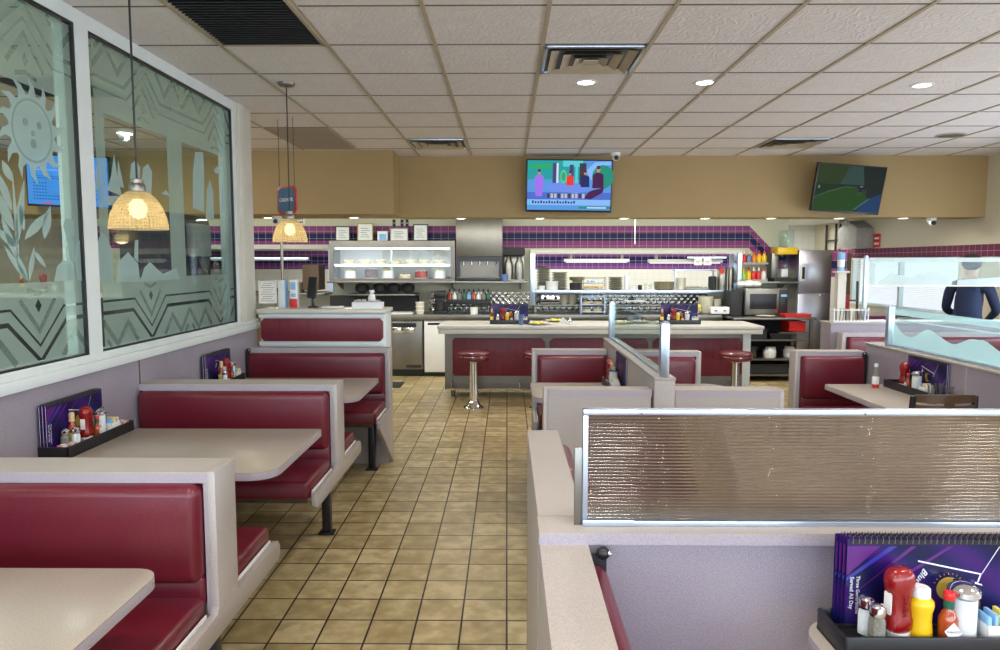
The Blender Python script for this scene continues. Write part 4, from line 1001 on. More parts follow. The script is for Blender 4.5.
def cham(x0, x1, z0, z1, c): return [(x0+c, z0), (x1-c, z0), (x1, z0+c), (x1, z1-c), (x1-c, z1), (x0+c, z1), (x0, z1-c), (x0, z0+c)]
for x0, x1 in ((-0.655, 0.45), (0.50, 1.66), (1.71, 2.77)):
    p = MB(); p.prism('redpanel', cham(x0, x1, 0.262, 0.708, 0.045), 'y', 8.43, 8.45, bev=0.003)
    n = int((x1-x0)/0.082)
    for k in range(1, n): x = x0+(x1-x0)*k/n; p.box('black', x-0.0022, x+0.0022, 8.4285, 8.432, 0.27, 0.70)
    p.build('red_panel', ct)
r = MB(); r.tube('chrome', [(CX0+0.09, 8.30, 0.125), (CX1-0.1, 8.30, 0.125)], 0.014, 8)
for x in (-0.64, 0.15, 0.95, 1.75, 2.6): r.tube('chrome', [(x, 8.30, 0.125), (x, 8.34, 0.19), (x, 8.44, 0.21)], 0.010, 6)
r.build('foot_rail', ct)
for x in (-0.64, 2.72): MB().lathe('steel', [(0, 0), (0.022, 0), (0.028, 0.02), (0.032, 0.11), (0, 0.11)], (x, 8.52, 0), 12).build('leg', ct)
for x in (0.6, 1.6): MB().lathe('steel', [(0, 0), (0.022, 0), (0.028, 0.02), (0.032, 0.11), (0, 0.11)], (x, 8.52, 0), 12).build('leg', ct)
# on the counter
for k, (px, wh) in enumerate(((490, 'on the lunch counter above the first stool'), (661, 'on the lunch counter behind the square glass post'))):
    X = at(px, 320, 8.35)[0]; sp = Spot((X, 8.34, 0.8805), 0, wh)
    sp.put(TRAY, 0, 0, 'black condiment tray', 0); sp.put(MENU, 0.015, 0.0945, 'purple menu standing in the tray', z=0.0085)
    sp.put(WSA, 0.02, 0.05, 'orange sauce bottle with wooden cap'); sp.put(KET, 0.15, 0.05, 'red ketchup bottle'); sp.put(MUS, 0.20, 0.035, 'yellow mustard bottle'); sp.put(SALT, 0.09, 0.03, 'salt shaker')
    sp.put(TAB, 0.25, 0.03, 'hot sauce bottle'); sp.put(SUG, 0.31, 0.05, 'sugar dispenser'); sp.put(PKT, 0.36, 0.015, 'sweetener caddy')
def ath(px, py, D, z): return (at(px, py, D)[0], D, z)
g = thing('drinking_glass', 'blue tinted drinking glass on the lunch counter beside the menu', 'glass', ath(521, 320, 8.25, 0.8805))
MT['blueglass'] = mat('blue_glass', (0.10, 0.17, 0.36), 0.1, var=0.05, coat=0.4)
MB().lathe('blueglass', [(0, 0), (0.026, 0), (0.032, 0.12), (0.029, 0.12), (0.024, 0.01), (0, 0.01)], n=16).build('glass_body', g)
def plate(): 
    t = thing('plate', 'plate', 'plate'); MB().lathe('bowl', [(0, 0.004), (0.08, 0.004), (0.13, 0.018), (0.132, 0.021), (0.085, 0.010), (0, 0.010)], n=24).build('dish', t); return t
def plate_food(m):
    def mk():
        t = plate(); b = MB(); r = random.Random(3)
        for k in range(9): b.ball(m, (r.uniform(-.06, .06), r.uniform(-.06, .06), 0.02), r.uniform(0.018, 0.03), (1, 1, 0.7), 1)
        b.build('food', t); return t
    return mk
PF = First(plate_food('yelpk')); PC = First(plate_food('cream2'))
PF.put(ath(539, 323, 8.30, 0.8805), 0, 'plate of yellow food on the lunch counter beside the blue glass'); PF.put(ath(556, 321, 8.72, 0.8805), 0, 'plate of yellow food on the lunch counter, farther from the blue glass')
PC.put(ath(622, 321, 8.5, 0.8805), 0, 'plate of pale food on the lunch counter behind the far glass post'); PC.put(ath(640, 321, 8.55, 0.8805), 0, 'plate of pale food on the lunch counter seen through the clear glass screen')
n = MB(); n.prism('paper', [(-0.05, 0), (0.05, 0), (0.012, 0.07), (-0.004, 0.075)], 'y', -0.03, 0.03); o = n.build('napkin', loc=ath(563, 320, 8.4, 0.8805), smooth=False); tag(o, 'folded white napkin standing on the lunch counter', 'napkin')
c = MB(); c.lathe('chrome', [(0, 0), (0.024, 0), (0.02, 0.03), (0.013, 0.06), (0.016, 0.075), (0, 0.08)], n=14); tag(c.build('creamer', loc=ath(570, 320, 8.4, 0.8805)), 'small chrome creamer on the lunch counter beside the napkin', 'creamer')

# ------------------------------------------------------------------ CASHIER COUNTER
cs = thing('cashier_counter', 'tall cream cashier counter with a red ribbed panel behind the last left booth', 'counter', (0, 0, 0))
b = MB(); b.box('white', -1.98, -0.972, 5.76, 6.03, 0.0, 1.19, bev=0.004); b.box('white', -1.99, -0.985, 5.748, 5.77, 0.93, 0.965, bev=0.004); b.box('white', -1.99, -0.985, 5.746, 5.77, 1.155, 1.185, bev=0.003); b.build('body', cs)
MB().box('counter', -2.0, -0.958, 5.72, 6.05, 1.19, 1.225, bev=0.008).build('counter_top', cs)
p = MB(); p.prism('redpanel', cham(-1.97, -0.992, 0.968, 1.15, 0.025), 'y', 5.735, 5.762, bev=0.002)
for k in range(1, 13): x = -1.97+0.978*k/13; p.box('black', x-0.0015, x+0.0015, 5.7338, 5.737, 0.975, 1.145)
p.build('red_panel', cs)
tag(MB().box('dark', -1.62, -1.36, 9.1, 9.5, 0, 0.012, bev=0.004).build('floor_mat'), 'black rubber mat on the tiles beyond the end of the cashier counter', 'mat')
CT = 1.2255
def on_cash(px, D=5.95): return (at(px, 300, D)[0], D, CT)
h = thing('notice_holder', 'printed notice in a wire holder on the cashier counter', 'notice', on_cash(268, 5.92))
MB().box('paper', -0.075, 0.075, -0.001, 0.001, 0.035, 0.225, mtx=None).build('sheet', h, smooth=False)
l = MB(); 
for k in range(9): l.box('ink', -0.06+0.01*(k % 3), 0.055-0.012*((k*2) % 3), -0.0016, -0.0011, 0.055+k*0.018, 0.058+k*0.018)
l.build('printed_lines', h, smooth=False)
MB().tube('steel', [(-0.06, 0.0, 0.22), (-0.06, 0.004, 0.0), (-0.06, -0.05, 0.0)], 0.002, 5).tube('steel', [(0.06, 0.0, 0.22), (0.06, 0.004, 0.0), (0.06, -0.05, 0.0)], 0.002, 5).tube('steel', [(-0.06, 0, 0.22), (0.06, 0, 0.22)], 0.002, 5).build('wire_frame', h)
o = MB().box('white', -0.055, 0.0, -0.03, 0.03, 0, 0.225, bev=0.002).box('bluepk', 0.0, 0.01, -0.03, 0.03, 0, 0.225).build('brochure_box', loc=on_cash(286, 5.93)); tag(o, 'pale narrow brochure box on the cashier counter beside the notice', 'box')
h = thing('gift_card_stand', 'blue and white card stand with a red lower box on the cashier counter', 'stand', on_cash(294, 5.9))
MB().box('wplast', -0.028, 0.034, -0.02, 0.03, 0, 0.23, bev=0.002).build('body', h); MB().box('redb', -0.026, 0.034, -0.032, -0.02, 0.004, 0.075, bev=0.002).build('red_box', h)
MB().box('bluepk', -0.02, 0.02, -0.0215, -0.02, 0.15, 0.21).box('bluepk', -0.02, 0.02, -0.0215, -0.02, 0.09, 0.12).build('blue_print', h, smooth=False)
h = thing('card_terminal', 'black card terminal on an angled stand on the cashier counter', 'card terminal', on_cash(313, 5.92))
MB().lathe('black', [(0, 0), (0.045, 0), (0.045, 0.008), (0.012, 0.02), (0.012, 0.13), (0, 0.13)], n=14).build('stand', h); MB().box('black', -0.035, 0.035, -0.02, 0.02, -0.09, 0.09, bev=0.006, mtx=Matrix.Translation((0, -0.01, 0.165)) @ Matrix.Rotation(-0.45, 4, 'X')).build('keypad', h)
h = thing('paper_basket', 'white wire basket of upright receipts on the end of the cashier counter', 'basket', on_cash(368, 5.86))
b = MB(); b.box('wplast', -0.12, 0.12, -0.05, 0.05, 0, 0.006); b.box('wplast', -0.12, 0.12, -0.052, -0.048, 0, 0.05); b.box('wplast', -0.12, 0.12, 0.048, 0.052, 0, 0.05); b.box('wplast', -0.122, -0.118, -0.05, 0.05, 0, 0.05); b.box('wplast', 0.118, 0.122, -0.05, 0.05, 0, 0.05); b.build('basket', h, smooth=False)
b = MB(); rr = random.Random(5)
for k in range(26): x = -0.11+k*0.0085; b.box('paper' if k % 3 else 'page', x, x+0.003, -0.04, 0.04, 0.006, 0.045+rr.random()*0.028)
q = b.build('receipts', h, smooth=False); q['kind'] = 'stuff'
h = thing('figurine', 'small black and white figurine standing in the receipt basket', 'figurine', on_cash(372, 5.93)); h.location.z = CT+0.05
MB().lathe('wplast', [(0, 0), (0.03, 0), (0.034, 0.03), (0.022, 0.06), (0, 0.07)], n=14).build('body', h); MB().ball('wplast', (0, 0, 0.085), 0.022).ball('ink', (0, 0.0, 0.10), 0.019, (1.1, 1.1, 0.7)).build('head', h)
MB().box('ink', -0.036, -0.028, -0.012, 0.012, 0.015, 0.05, bev=0.003).box('ink', 0.028, 0.036, -0.012, 0.012, 0.015, 0.05, bev=0.003).build('arms', h)
o = MB().box('wplast', -0.10, 0.06, -0.05, 0.06, 0, 0.012, bev=0.003).build('till_tray', loc=on_cash(335, 5.91)); tag(o, 'low white tray lying on the cashier counter between the terminal and the basket', 'tray')

# hanging sign over the cashier counter
sx, sz = at(287, 200, 6.1)
h = thing('hanging_sign', 'blue octagonal cashier sign with a red rim hung on two wires', 'sign', (sx, 6.1, sz-0.11), -0.55)
def octa(w_, hh, c): return [(-w_+c, -hh), (w_-c, -hh), (w_, -hh+c), (w_, hh-c), (w_-c, hh), (-w_+c, hh), (-w_, hh-c), (-w_, -hh+c)]
Tz = Matrix.Translation((0, 0, 0.11))
MB().prism('signred', octa(0.115, 0.115, 0.03), 'y', -0.006, 0.010, bev=0.002, mtx=Tz).build('rim', h); MB().prism('signblue', octa(0.098, 0.10, 0.025), 'y', -0.009, -0.006, mtx=Tz).build('panel', h)
MB().text('winkink', 'CASHIER', 0.042, Matrix.Translation((0, -0.0095, 0.11)) @ Matrix.Rotation(PI/2, 4, 'X'), 0.0004).build('lettering', h, smooth=False)
for s in (-1, 1): MB().tube('black', [(s*0.09, 0.002, 0.21), (s*0.09, 0.002, CZ-(sz-0.11))], 0.0025, 5).build('wire', h)

# ------------------------------------------------------------------ BACK COUNTER, left of the lunch counter
def fridge_under(name, label, x0, x1, m, z0=0.10, z1=0.79, vent=True):
    t = thing(name, label, 'fridge', ((x0+x1)/2, 10.0, 0)); w_ = (x1-x0)/2
    MB().box(m, -w_, w_, 0.02, 0.55, z0, z1).build('body', t, smooth=False)
    MB().box(m, -w_+0.006, w_-0.006, -0.03, 0.02, z0+0.012, z1-0.01, bev=0.008).build('door', t)
    MB().box('black', -w_*0.75, w_*0.55, -0.034, -0.03, z1-0.06, z1-0.03, bev=0.002).build('handle_slot', t) if m != 'steel' else MB().box('chrome', -w_*0.82, w_*0.5, -0.045, -0.03, z1-0.17, z1-0.09, bev=0.006).box('black', -w_*0.85, w_*0.62, -0.034, -0.03, z1-0.09, z1-0.035).build('handle', t)
    if m == 'steel': MB().box('ink', 0.0, w_*0.9, -0.032, -0.0295, z0+0.03, z0+0.07).build('badge', t, smooth=False)
    MB().box('black', -w_, w_, 0.06, 0.5, 0.0, z0).build('plinth', t, smooth=False)
    return t
fridge_under('undercounter_fridge', 'steel undercounter fridge with a broad bright door handle beside the aisle', -1.63, -1.17, 'steel')
fridge_under('undercounter_fridge', 'white undercounter fridge at the end of the lunch counter', -1.155, -0.72, 'wplast', 0.06)
wk = thing('work_counter', 'steel work counter with a backsplash running behind the lunch counter', 'counter', (0, 0, 0))
MB().box('steel', -2.5, 2.97, 9.95, 10.66, 0.80, 0.875, bev=0.005).build('worktop', wk)
MB().box('steel', -0.70, 2.97, 10.0, 10.6, 0.08, 0.80).box('dark', -2.5, -1.65, 10.02, 10.6, 0.0, 0.80).build('cabinet_body', wk, smooth=False)
MB().box('steel', -0.45, 2.95, 10.42, 10.66, 0.965, 0.985, bev=0.002).box('steel', 0.4, 0.43, 10.45, 10.6, 0.875, 0.965).box('steel', 2.90, 2.93, 10.45, 10.6, 0.875, 0.965).build('rear_ledge', wk)
WT = 0.8755; LT = 0.9855
o = MB().box('wplast', -0.17, 0.14, -0.16, 0.16, 0, 0.02, bev=0.004).build('cutting_board', loc=(at(404, 310, 10.15)[0], 10.15, WT)); tag(o, 'white cutting board on the steel counter above the undercounter fridge', 'cutting board')
BWL = First(lambda: (lambda t: (MB().lathe('dark', [(0, 0), (0.05, 0), (0.115, 0.07), (0.12, 0.16), (0.10, 0.21), (0.05, 0.235), (0, 0.24)], n=24).build('dome', t), MB().lathe('black', [(0.118, 0.10), (0.124, 0.11), (0.124, 0.125), (0.118, 0.13)], n=24).build('rim', t), t)[2])(thing('black_bowl', '', 'bowl')))
sh = MB(); sh.box('steel', at(350, 294, 10.3)[0], at(417, 294, 10.3)[0], 10.1, 10.66, 1.13, 1.15, bev=0.003); o = sh.build('wall_shelf'); tag(o, 'short steel shelf under the pastry case carrying the black bowls', 'shelf')
for px, nm in ((362, 'leftmost'), (380, 'second from the left'), (394, 'third from the left'), (408, 'rightmost')):
    BWL.put((at(px, 290, 10.35)[0], 10.35, 1.151), 0, 'black domed bowl on the shelf under the pastry case, %s of four' % nm, scale=(0.8, 0.8, 0.62))
o = MB().box('dark', at(330, 300, 10.4)[0], at(417, 300, 10.4)[0], 10.4, 10.66, 0.88, 1.11).build('griddle_back'); tag(o, 'dark appliance under the bowl shelf', 'appliance')
TUB = First(lambda: (lambda t: (MB().lathe('bowl', [(0, 0), (0.055, 0), (0.062, 0.045), (0, 0.045)], n=18).build('tub', t), MB().lathe('wplast', [(0, 0.045), (0.066, 0.045), (0.066, 0.055), (0, 0.055)], n=18).build('lid', t), t)[2])(thing('food_tub', '', 'tub')))
for k, nm in enumerate(('bottom', 'middle', 'top')): TUB.put((at(420, 310, 10.1)[0], 10.1, WT+k*0.056), 0, '%s tub of the small stack beside the black coffee maker' % nm)
t = thing('coffee_maker', 'black coffee maker on the work counter behind the white fridge', 'coffee maker', (at(440, 306, 10.25)[0], 10.25, WT))
MB().box('black', -0.085, 0.085, -0.08, 0.12, 0, 0.03, bev=0.006).box('black', -0.08, 0.08, 0.05, 0.12, 0.03, 0.24, bev=0.006).box('black', -0.085, 0.085, -0.09, 0.12, 0.23, 0.31, bev=0.012).build('body', t); MB().lathe('dark', [(0, 0.032), (0.055, 0.034), (0.065, 0.09), (0.045, 0.16), (0.05, 0.175), (0, 0.18)], (0, -0.025, 0), 18).build('jug', t)
MB().tube('black', [(0.06, -0.03, 0.15), (0.105, -0.04, 0.14), (0.105, -0.04, 0.07), (0.065, -0.03, 0.06)], 0.008, 6).build('jug_handle', t)
rk = MB(); x0, x1 = at(447, 305, 10.35)[0], at(491, 305, 10.35)[0]; rk.box('black', x0, x1, 10.28, 10.42, 1.0, 1.03, bev=0.003); rk.box('black', x0, x1, 10.275, 10.285, 1.03, 1.07); rk.box('black', x0, x0+0.02, 10.28, 10.42, 0.876, 1.0); rk.box('black', x1-0.02, x1, 10.28, 10.42, 0.876, 1.0); tag(rk.build('speed_rail'), 'black bottle rail on the work counter below the drink dispenser', 'rail')
def syrup(m):
    def mk():
        t = thing('syrup_bottle', '', 'bottle'); MB().lathe(m, [(0, 0), (0.03, 0), (0.033, 0.01), (0.033, 0.09), (0.014, 0.125), (0.012, 0.15), (0, 0.15)], n=14).build('bottle_body', t); MB().lathe('black', [(0, 0.15), (0.014, 0.15), (0.014, 0.17), (0.004, 0.185), (0, 0.2)], n=10).build('pour_spout', t); return t
    return mk
BT = [First(syrup(m)) for m in ('sauce', 'pepper', 'bluepk', 'wplast', 'green')]
for k in range(9):
    x = x0+0.04+(x1-x0-0.08)*k/8; BT[(k*3) % 5].put((x, 10.35, 1.031), 0, ['bottle with a black pour spout in the bottle rail, %s from the left' % q for q in ('first', 'second', 'third', 'fourth', 'fifth', 'sixth', 'seventh', 'eighth', 'ninth')][k])
GL = First(lambda: (lambda t: (MB().lathe('glass2', [(0, 0), (0.028, 0), (0.033, 0.11), (0.030, 0.11), (0.026, 0.006), (0, 0.006)], n=14).build('glass_body', t), t)[1])(thing('water_glass', '', 'glass')))
for k in range(7):
    GL.put((at(452+k*6.2, 313, 10.1)[0], 10.08+0.05*(k % 2), WT), 0, 'clear water glass standing in the row on the work counter below the bottle rail', 'water glasses below the bottle rail')
o = MB().lathe('wplast', [(0, 0), (0.05, 0), (0.055, 0.1), (0, 0.1)], n=16).build('white_pot', loc=(at(474, 312, 9.98)[0], 10.0, WT)); tag(o, 'white pot on the work counter in front of the water glasses', 'pot')

# upper shelf with pastry case, dispenser, grinder
us = thing('upper_shelf', 'long steel shelf under the pastry case and the drink dispenser', 'shelf', (0, 0, 0)); sx0, sx1 = at(328, 281, 10.2)[0], at(528, 281, 10.2)[0]
MB().box('steel', sx0, sx1, 10.12, 10.68, 1.305, 1.33, bev=0.003).build('board', us)
for x in (sx0+0.1, -0.8, sx1-0.1): MB().prism('steel', [(10.68, 1.305), (10.68, 1.20), (10.3, 1.305)], 'x', x-0.01, x+0.01).build('bracket', us)
UZ = 1.3305
cx0, cx1 = at(329, 260, 10.2)[0], at(455, 260, 10.2)[0]; pc = thing('pastry_case', 'lit glass fronted pastry case with pies and cakes on the upper shelf', 'pastry case', ((cx0+cx1)/2, 10.2, UZ)); hw = (cx1-cx0)/2; CH = 0.57
b = MB(); b.box('steeld', -hw, hw, 0, 0.46, CH-0.10, CH, bev=0.004); b.box('steeld', -hw, hw, 0, 0.46, 0, 0.035); b.box('steeld', -hw, -hw+0.06, 0, 0.46, 0.03, CH-0.09); b.box('steeld', hw-0.06, hw, 0, 0.46, 0.03, CH-0.09); b.box('wplast', -hw, hw, 0.44, 0.46, 0.03, CH-0.09); b.build('cabinet', pc, smooth=False)
MB().box('wplast', -hw+0.06, hw-0.06, 0.03, 0.44, 0.225, 0.243).build('shelf', pc, smooth=False)
for a, bb in ((-hw+0.05, -0.01), (0.0, hw-0.05)): MB().box('glass2', a, bb, 0.006, 0.011, 0.035, CH-0.10).build('sliding_door', pc, smooth=False)
MB().box('alu', -0.014, 0.006, 0.0, 0.016, 0.035, CH-0.10).build('door_edge', pc, smooth=False)
MB().box('caselight', -hw+0.08, hw-0.08, 0.02, 0.06, CH-0.118, CH-0.101).box('caselight', -hw+0.08, hw-0.08, 0.02, 0.045, 0.212, 0.224).build('light_strip', pc, smooth=False)
def cake(body, top, r=0.105, h=0.09):
    def mk():
        t = thing('cake', '', 'cake'); MB().lathe('wplast', [(0, 0), (0.12, 0), (0.125, 0.008), (0, 0.008)], n=20).build('board', t); b = MB(); b.lathe(body, [(0, 0.008), (r, 0.008), (r*0.99, h), (r*0.8, h+0.012), (0, h+0.016)], n=24)
        b.build('cake_body', t); c = MB()
        for k in range(8): c.ball(top, (r*0.75*math.cos(k*PI/4), r*0.75*math.sin(k*PI/4), h+0.012), 0.02, (1, 1, 0.8), 1)
        c.build('topping', t); return t
    return mk
PIE = First(cake('pie', 'cream2', 0.105, 0.035)); CHO = First(cake('cake', 'cream2', 0.115, 0.12)); BER = First(cake('berry', 'cream2', 0.11, 0.09)); CRM = First(cake('cream2', 'yelpk', 0.10, 0.10))
cz1, cz2 = UZ+0.036, UZ+0.2435
for pxv, P_, z, nm in ((349, PIE, cz2, 'pie on the top shelf of the pastry case, far left'), (364.5, PIE, cz2, 'pie on the top shelf of the pastry case, second from the left'), (380.5, PIE, cz2, 'pie on the top shelf of the pastry case, left of its middle edge'), (410.5, PIE, cz2, 'pie on the top shelf of the pastry case, right of its middle edge'), (440, PIE, cz2, 'pie on the top shelf of the pastry case, far right'), (424, PIE, cz2, 'pie on the top shelf of the pastry case, second from the right'),
    (371, CHO, cz1, 'dark chocolate cake on the bottom of the pastry case'), (421, BER, cz1, 'red berry cake on the bottom of the pastry case'), (440, CRM, cz1, 'white cream cake on the bottom of the pastry case, far right'), (405, PIE, cz1, 'low golden pie on the bottom of the pastry case'), (388, CRM, cz1, 'white cake on the bottom of the pastry case beside the chocolate cake'), (395.5, PIE, cz2, 'pie on the top shelf of the pastry case, behind its middle edge'), (350, CRM, cz1, 'pale cake on the bottom of the pastry case, far left')):
    P_.put((at(pxv, 262, 10.42)[0], 10.42, z), 0, nm, scale=(0.82, 0.82, 1))
def framed(px0, px1, py0, py1, m, label, ink=True):
    x0, z1 = at(px0, py0, 10.45); x1, z0 = at(px1, py1, 10.45); w_ = (x1-x0)/2; hh = z1-z0
    t = thing('framed_notice', label, 'frame', ((x0+x1)/2, 10.45, UZ+CH+0.001)); R_ = Matrix.Rotation(-0.12, 4, 'X'); f = 0.014
    b = MB(); b.box(m, -w_, w_, -0.008, 0.008, 0, f, mtx=R_); b.box(m, -w_, w_, -0.008, 0.008, hh-f, hh, mtx=R_); b.box(m, -w_, -w_+f, -0.008, 0.008, 0, hh, mtx=R_); b.box(m, w_-f, w_, -0.008, 0.008, 0, hh, mtx=R_); b.build('frame', t, smooth=False)
    MB().box('paper', -w_+f, w_-f, -0.002, 0.002, f, hh-f, mtx=R_).build('sheet', t, smooth=False)
    l = MB()
    for k in range(5): l.box('ink', -w_*0.6+0.01*(k % 2), w_*0.55-0.02*(k % 3), -0.0027, -0.002, hh*(0.22+0.12*k), hh*(0.22+0.12*k)+0.005, mtx=R_)
    l.build('printed_lines', t, smooth=False); return t
framed(335, 350, 224, 239, 'black', 'black framed notice on top of the pastry case, leftmost'); framed(357, 373, 221, 239, 'gold', 'gold framed certificate on top of the pastry case')
framed(390, 408, 226, 239, 'steel', 'grey framed notice in the middle of the pastry case top'); framed(413, 428, 222, 239, 'black', 'black framed notice on top of the pastry case, rightmost')
bx, _ = at(383, 235, 10.45); o = MB().box('wplast', -0.075, 0.07, -0.04, 0.04, 0, 0.14, bev=0.003).box('bluepk', -0.045, 0.055, -0.042, -0.04, 0.01, 0.10).build('card_box', loc=(bx, 10.45, UZ+CH+0.001)); tag(o, 'small pale blue box between the frames on the pastry case', 'box')
for k, px in enumerate((394, 402, 407)):
    x, z = at(px, 223, 10.69); o = MB().box('black', -0.022, 0.022, -0.006, 0.0, -0.05, 0.05, bev=0.002).box('wplast', -0.004, 0.004, -0.008, -0.006, -0.01, 0.01).build('wall_switch', loc=(x, 10.699, z)); tag(o, 'small black switch on the tiles above the pastry case, %s of three' % ('left', 'middle', 'right')[k], 'switch')
dx0, dx1 = at(456, 250, 10.2)[0], at(502.5, 250, 10.2)[0]; w_ = (dx1-dx0)/2
t = thing('drink_dispenser', 'tall stainless drink dispenser beside the pastry case', 'dispenser', ((dx0+dx1)/2, 10.2, UZ))
MB().box('steeld', -w_, w_, 0, 0.46, 0.345, 0.875, bev=0.006).build('ice_bin', t)
b = MB(); b.box('black', -w_, -w_+0.05, 0.0, 0.46, 0, 0.345); b.box('black', w_-0.05, w_, 0.0, 0.46, 0, 0.345); b.box('steeld', -w_+0.05, w_-0.05, 0.10, 0.46, 0.06, 0.345); b.box('black', -w_+0.03, w_-0.03, 0.02, 0.46, 0.28, 0.345); b.build('body', t, smooth=False)
MB().box('black', -w_, w_, -0.06, 0.46, 0, 0.05, bev=0.006).box('steel', -w_+0.03, w_-0.03, -0.05, 0.08, 0.05, 0.056).build('drip_tray', t)
for k in range(5): x = -w_+0.10+(2*w_-0.2)*k/4; MB().tube('chrome', [(x, 0.09, 0.285), (x, 0.06, 0.27), (x, 0.055, 0.225)], [0.018, 0.016, 0.010], 8).build('tap', t)
t = thing('coffee_grinder', 'grey twin coffee dispenser on the upper shelf beside the drink dispenser', 'coffee machine', (at(514, 260, 10.2)[0], 10.2, UZ))
MB().box('steel', -0.15, 0.15, 0.14, 0.36, 0, 0.36, bev=0.01).box('dark', -0.155, 0.155, 0, 0.36, 0.36, 0.47, bev=0.02).build('body', t)
for s in (-1, 1): MB().lathe('steel', [(0, 0.02), (0.06, 0.02), (0.062, 0.22), (0.05, 0.27), (0.02, 0.35), (0, 0.36)], (s*0.075, 0.07, 0), 18).build('canister', t)
MB().box('steel', -0.155, 0.155, -0.02, 0.36, 0, 0.022, bev=0.004).build('base', t)
o = MB().lathe('blueglass', [(0, 0), (0.04, 0), (0.045, 0.10), (0, 0.10)], n=14).build('blue_cup', loc=(at(504.5, 277, 10.15)[0]+0.0, 10.14, UZ)); tag(o, 'blue cup on the upper shelf between dispenser and coffee machine', 'cup')

x, z = at(294, 220.5, 10.69); o = MB().box('paper', -0.16, 0.16, -0.004, 0.0, -0.055, 0.055).build('wall_notice', loc=(x, 10.699, z), smooth=False); tag(o, 'narrow pale notice with black print high on the tiles beside the cashier sign', 'notice')
l = MB(); rr = random.Random(2)
for r_ in range(2):
    for k in range(9): l.box('ink', -0.13+0.03*k, -0.13+0.03*k+0.012+0.012*rr.random(), -0.0052, -0.004, 0.012-0.05*r_, 0.038-0.05*r_)
l.build('black_print', o, smooth=False)
# ------------------------------------------------------------------ PASS WINDOW: ledge, plates, heat lamp, kitchen things
pl = thing('pass_ledge', 'bright steel ledge of the pass window carrying plates', 'ledge', (0, 0, 0))
MB().box('alu', 0.36, 3.33, 10.25, 10.645, 1.155, 1.20, bev=0.004).build('board', pl)
MB().box('alu', 0.33, 0.40, 10.28, 10.34, 0.985, 1.72, bev=0.003).build('post', pl); MB().box('alu', 3.27, 3.33, 10.28, 10.34, 0.985, 1.72, bev=0.003).build('post', pl)
MB().box('cream', 0.33, 3.33, 10.28, 10.36, 1.715, 1.775, bev=0.004).build('top_beam', pl)
PZ = 1.2005
hl = thing('heat_lamp', 'long white heat lamp bar hung under the top of the pass window', 'lamp', (0, 0, 0))
x0, x1 = at(564, 260, 10.4)[0], at(629, 260, 10.4)[0]
MB().box('wplast', x0, x1, 10.36, 10.44, 1.60, 1.645, bev=0.008).build('housing', hl); MB().box('tube', x0+0.03, x1-0.03, 10.38, 10.42, 1.592, 1.601).build('lamp_tube', hl, smooth=False)
for x in (x0+0.1, x1-0.1): MB().box('greymetal', x-0.02, x+0.02, 10.39, 10.41, 1.64, 1.72).build('hanger', hl, smooth=False)
hl = thing('heat_lamp', 'second white heat lamp bar in the pass window, nearer the order tickets', 'lamp', (0, 0, 0)); x0, x1 = at(648, 261, 10.4)[0], at(722, 261, 10.4)[0]
MB().box('cream', x0, x1, 10.36, 10.44, 1.59, 1.64, bev=0.008).build('housing', hl); MB().box('tube', x0+0.03, x1-0.03, 10.38, 10.42, 1.58, 1.591).build('lamp_tube', hl, smooth=False)
for x in (x0+0.12, x1-0.12): MB().box('greymetal', x-0.02, x+0.02, 10.39, 10.41, 1.635, 1.72).build('hanger', hl, smooth=False)
def dish(m, r, h):
    def mk(): t = MB().lathe(m, [(0, 0), (r*0.6, 0), (r, h*0.7), (r, h), (r*0.6, h*0.35), (0, h*0.35)], n=22).build('stacked_plate'); return tag(t, '', 'plate')
    return mk
ST1 = First(dish('plate', 0.10, 0.022)); ST2 = First(dish('plate', 0.115, 0.022)); ST3 = First(dish('plate', 0.105, 0.026))
for px, P_, n_, st, nm in ((543.5, ST1, 15, 0.023, 'tall stack at the near end of the pass ledge'), (559.5, ST2, 11, 0.023, 'second stack on the pass ledge'), (615.5, ST3, 7, 0.026, 'stack in the middle of the pass ledge')):
    for k in range(n_): P_.put((at(px, 280, 10.55)[0], 10.55, PZ+k*st), 0, 'brown stoneware plate in the '+nm, 'plates in the '+nm)
def pot(m, r, h, name, label, px, D=10.42, z=PZ, cat=None, lid=None):
    t = thing(name, label, cat or name.split('_')[-1], (at(px, 285, D)[0], D, z)); MB().lathe(m, [(0, 0), (r*0.86, 0), (r*0.95, h*0.1), (r, h*0.94), (r*1.05, h), (r*0.96, h), (r*0.9, h*0.85), (r*0.85, h*0.1), (0, h*0.1)], n=22).build('body', t)
    if lid: MB().lathe(lid, [(0, h), (r*1.04, h), (r*0.9, h+0.02), (0.015, h+0.03), (0.015, h+0.045), (0, h+0.05)], n=22).build('lid', t)
    return t
pot('wplast', 0.09, 0.125, 'white_pot', 'white pot in front of the first plate stacks on the pass ledge', 552, 10.36); pot('wplast', 0.05, 0.06, 'white_tub', 'small white tub at the near end of the pass ledge', 541.5, 10.33)
pot('dark', 0.08, 0.10, 'dark_bowl', 'dark bowl on the pass ledge left of the wire rack', 575, 10.42); pot('plate', 0.115, 0.05, 'brown_dish', 'wide brown dish held above the dark bowl', 577, 10.62, PZ+0.13, 'dish')
o = MB().box('plate', at(577, 280, 10.62)[0]-0.07, at(577, 280, 10.62)[0]+0.07, 10.56, 10.68, PZ, PZ+0.13).build('upturned_crate'); tag(o, 'brown crate under the wide brown dish on the pass ledge', 'crate')
pot('plate', 0.145, 0.115, 'brown_basin', 'wide brown basin on the pass ledge right of the middle stack', 664, 10.5); pot('bowl', 0.07, 0.17, 'cream_crock', 'tall cream crock on the pass ledge', 681, 10.5)
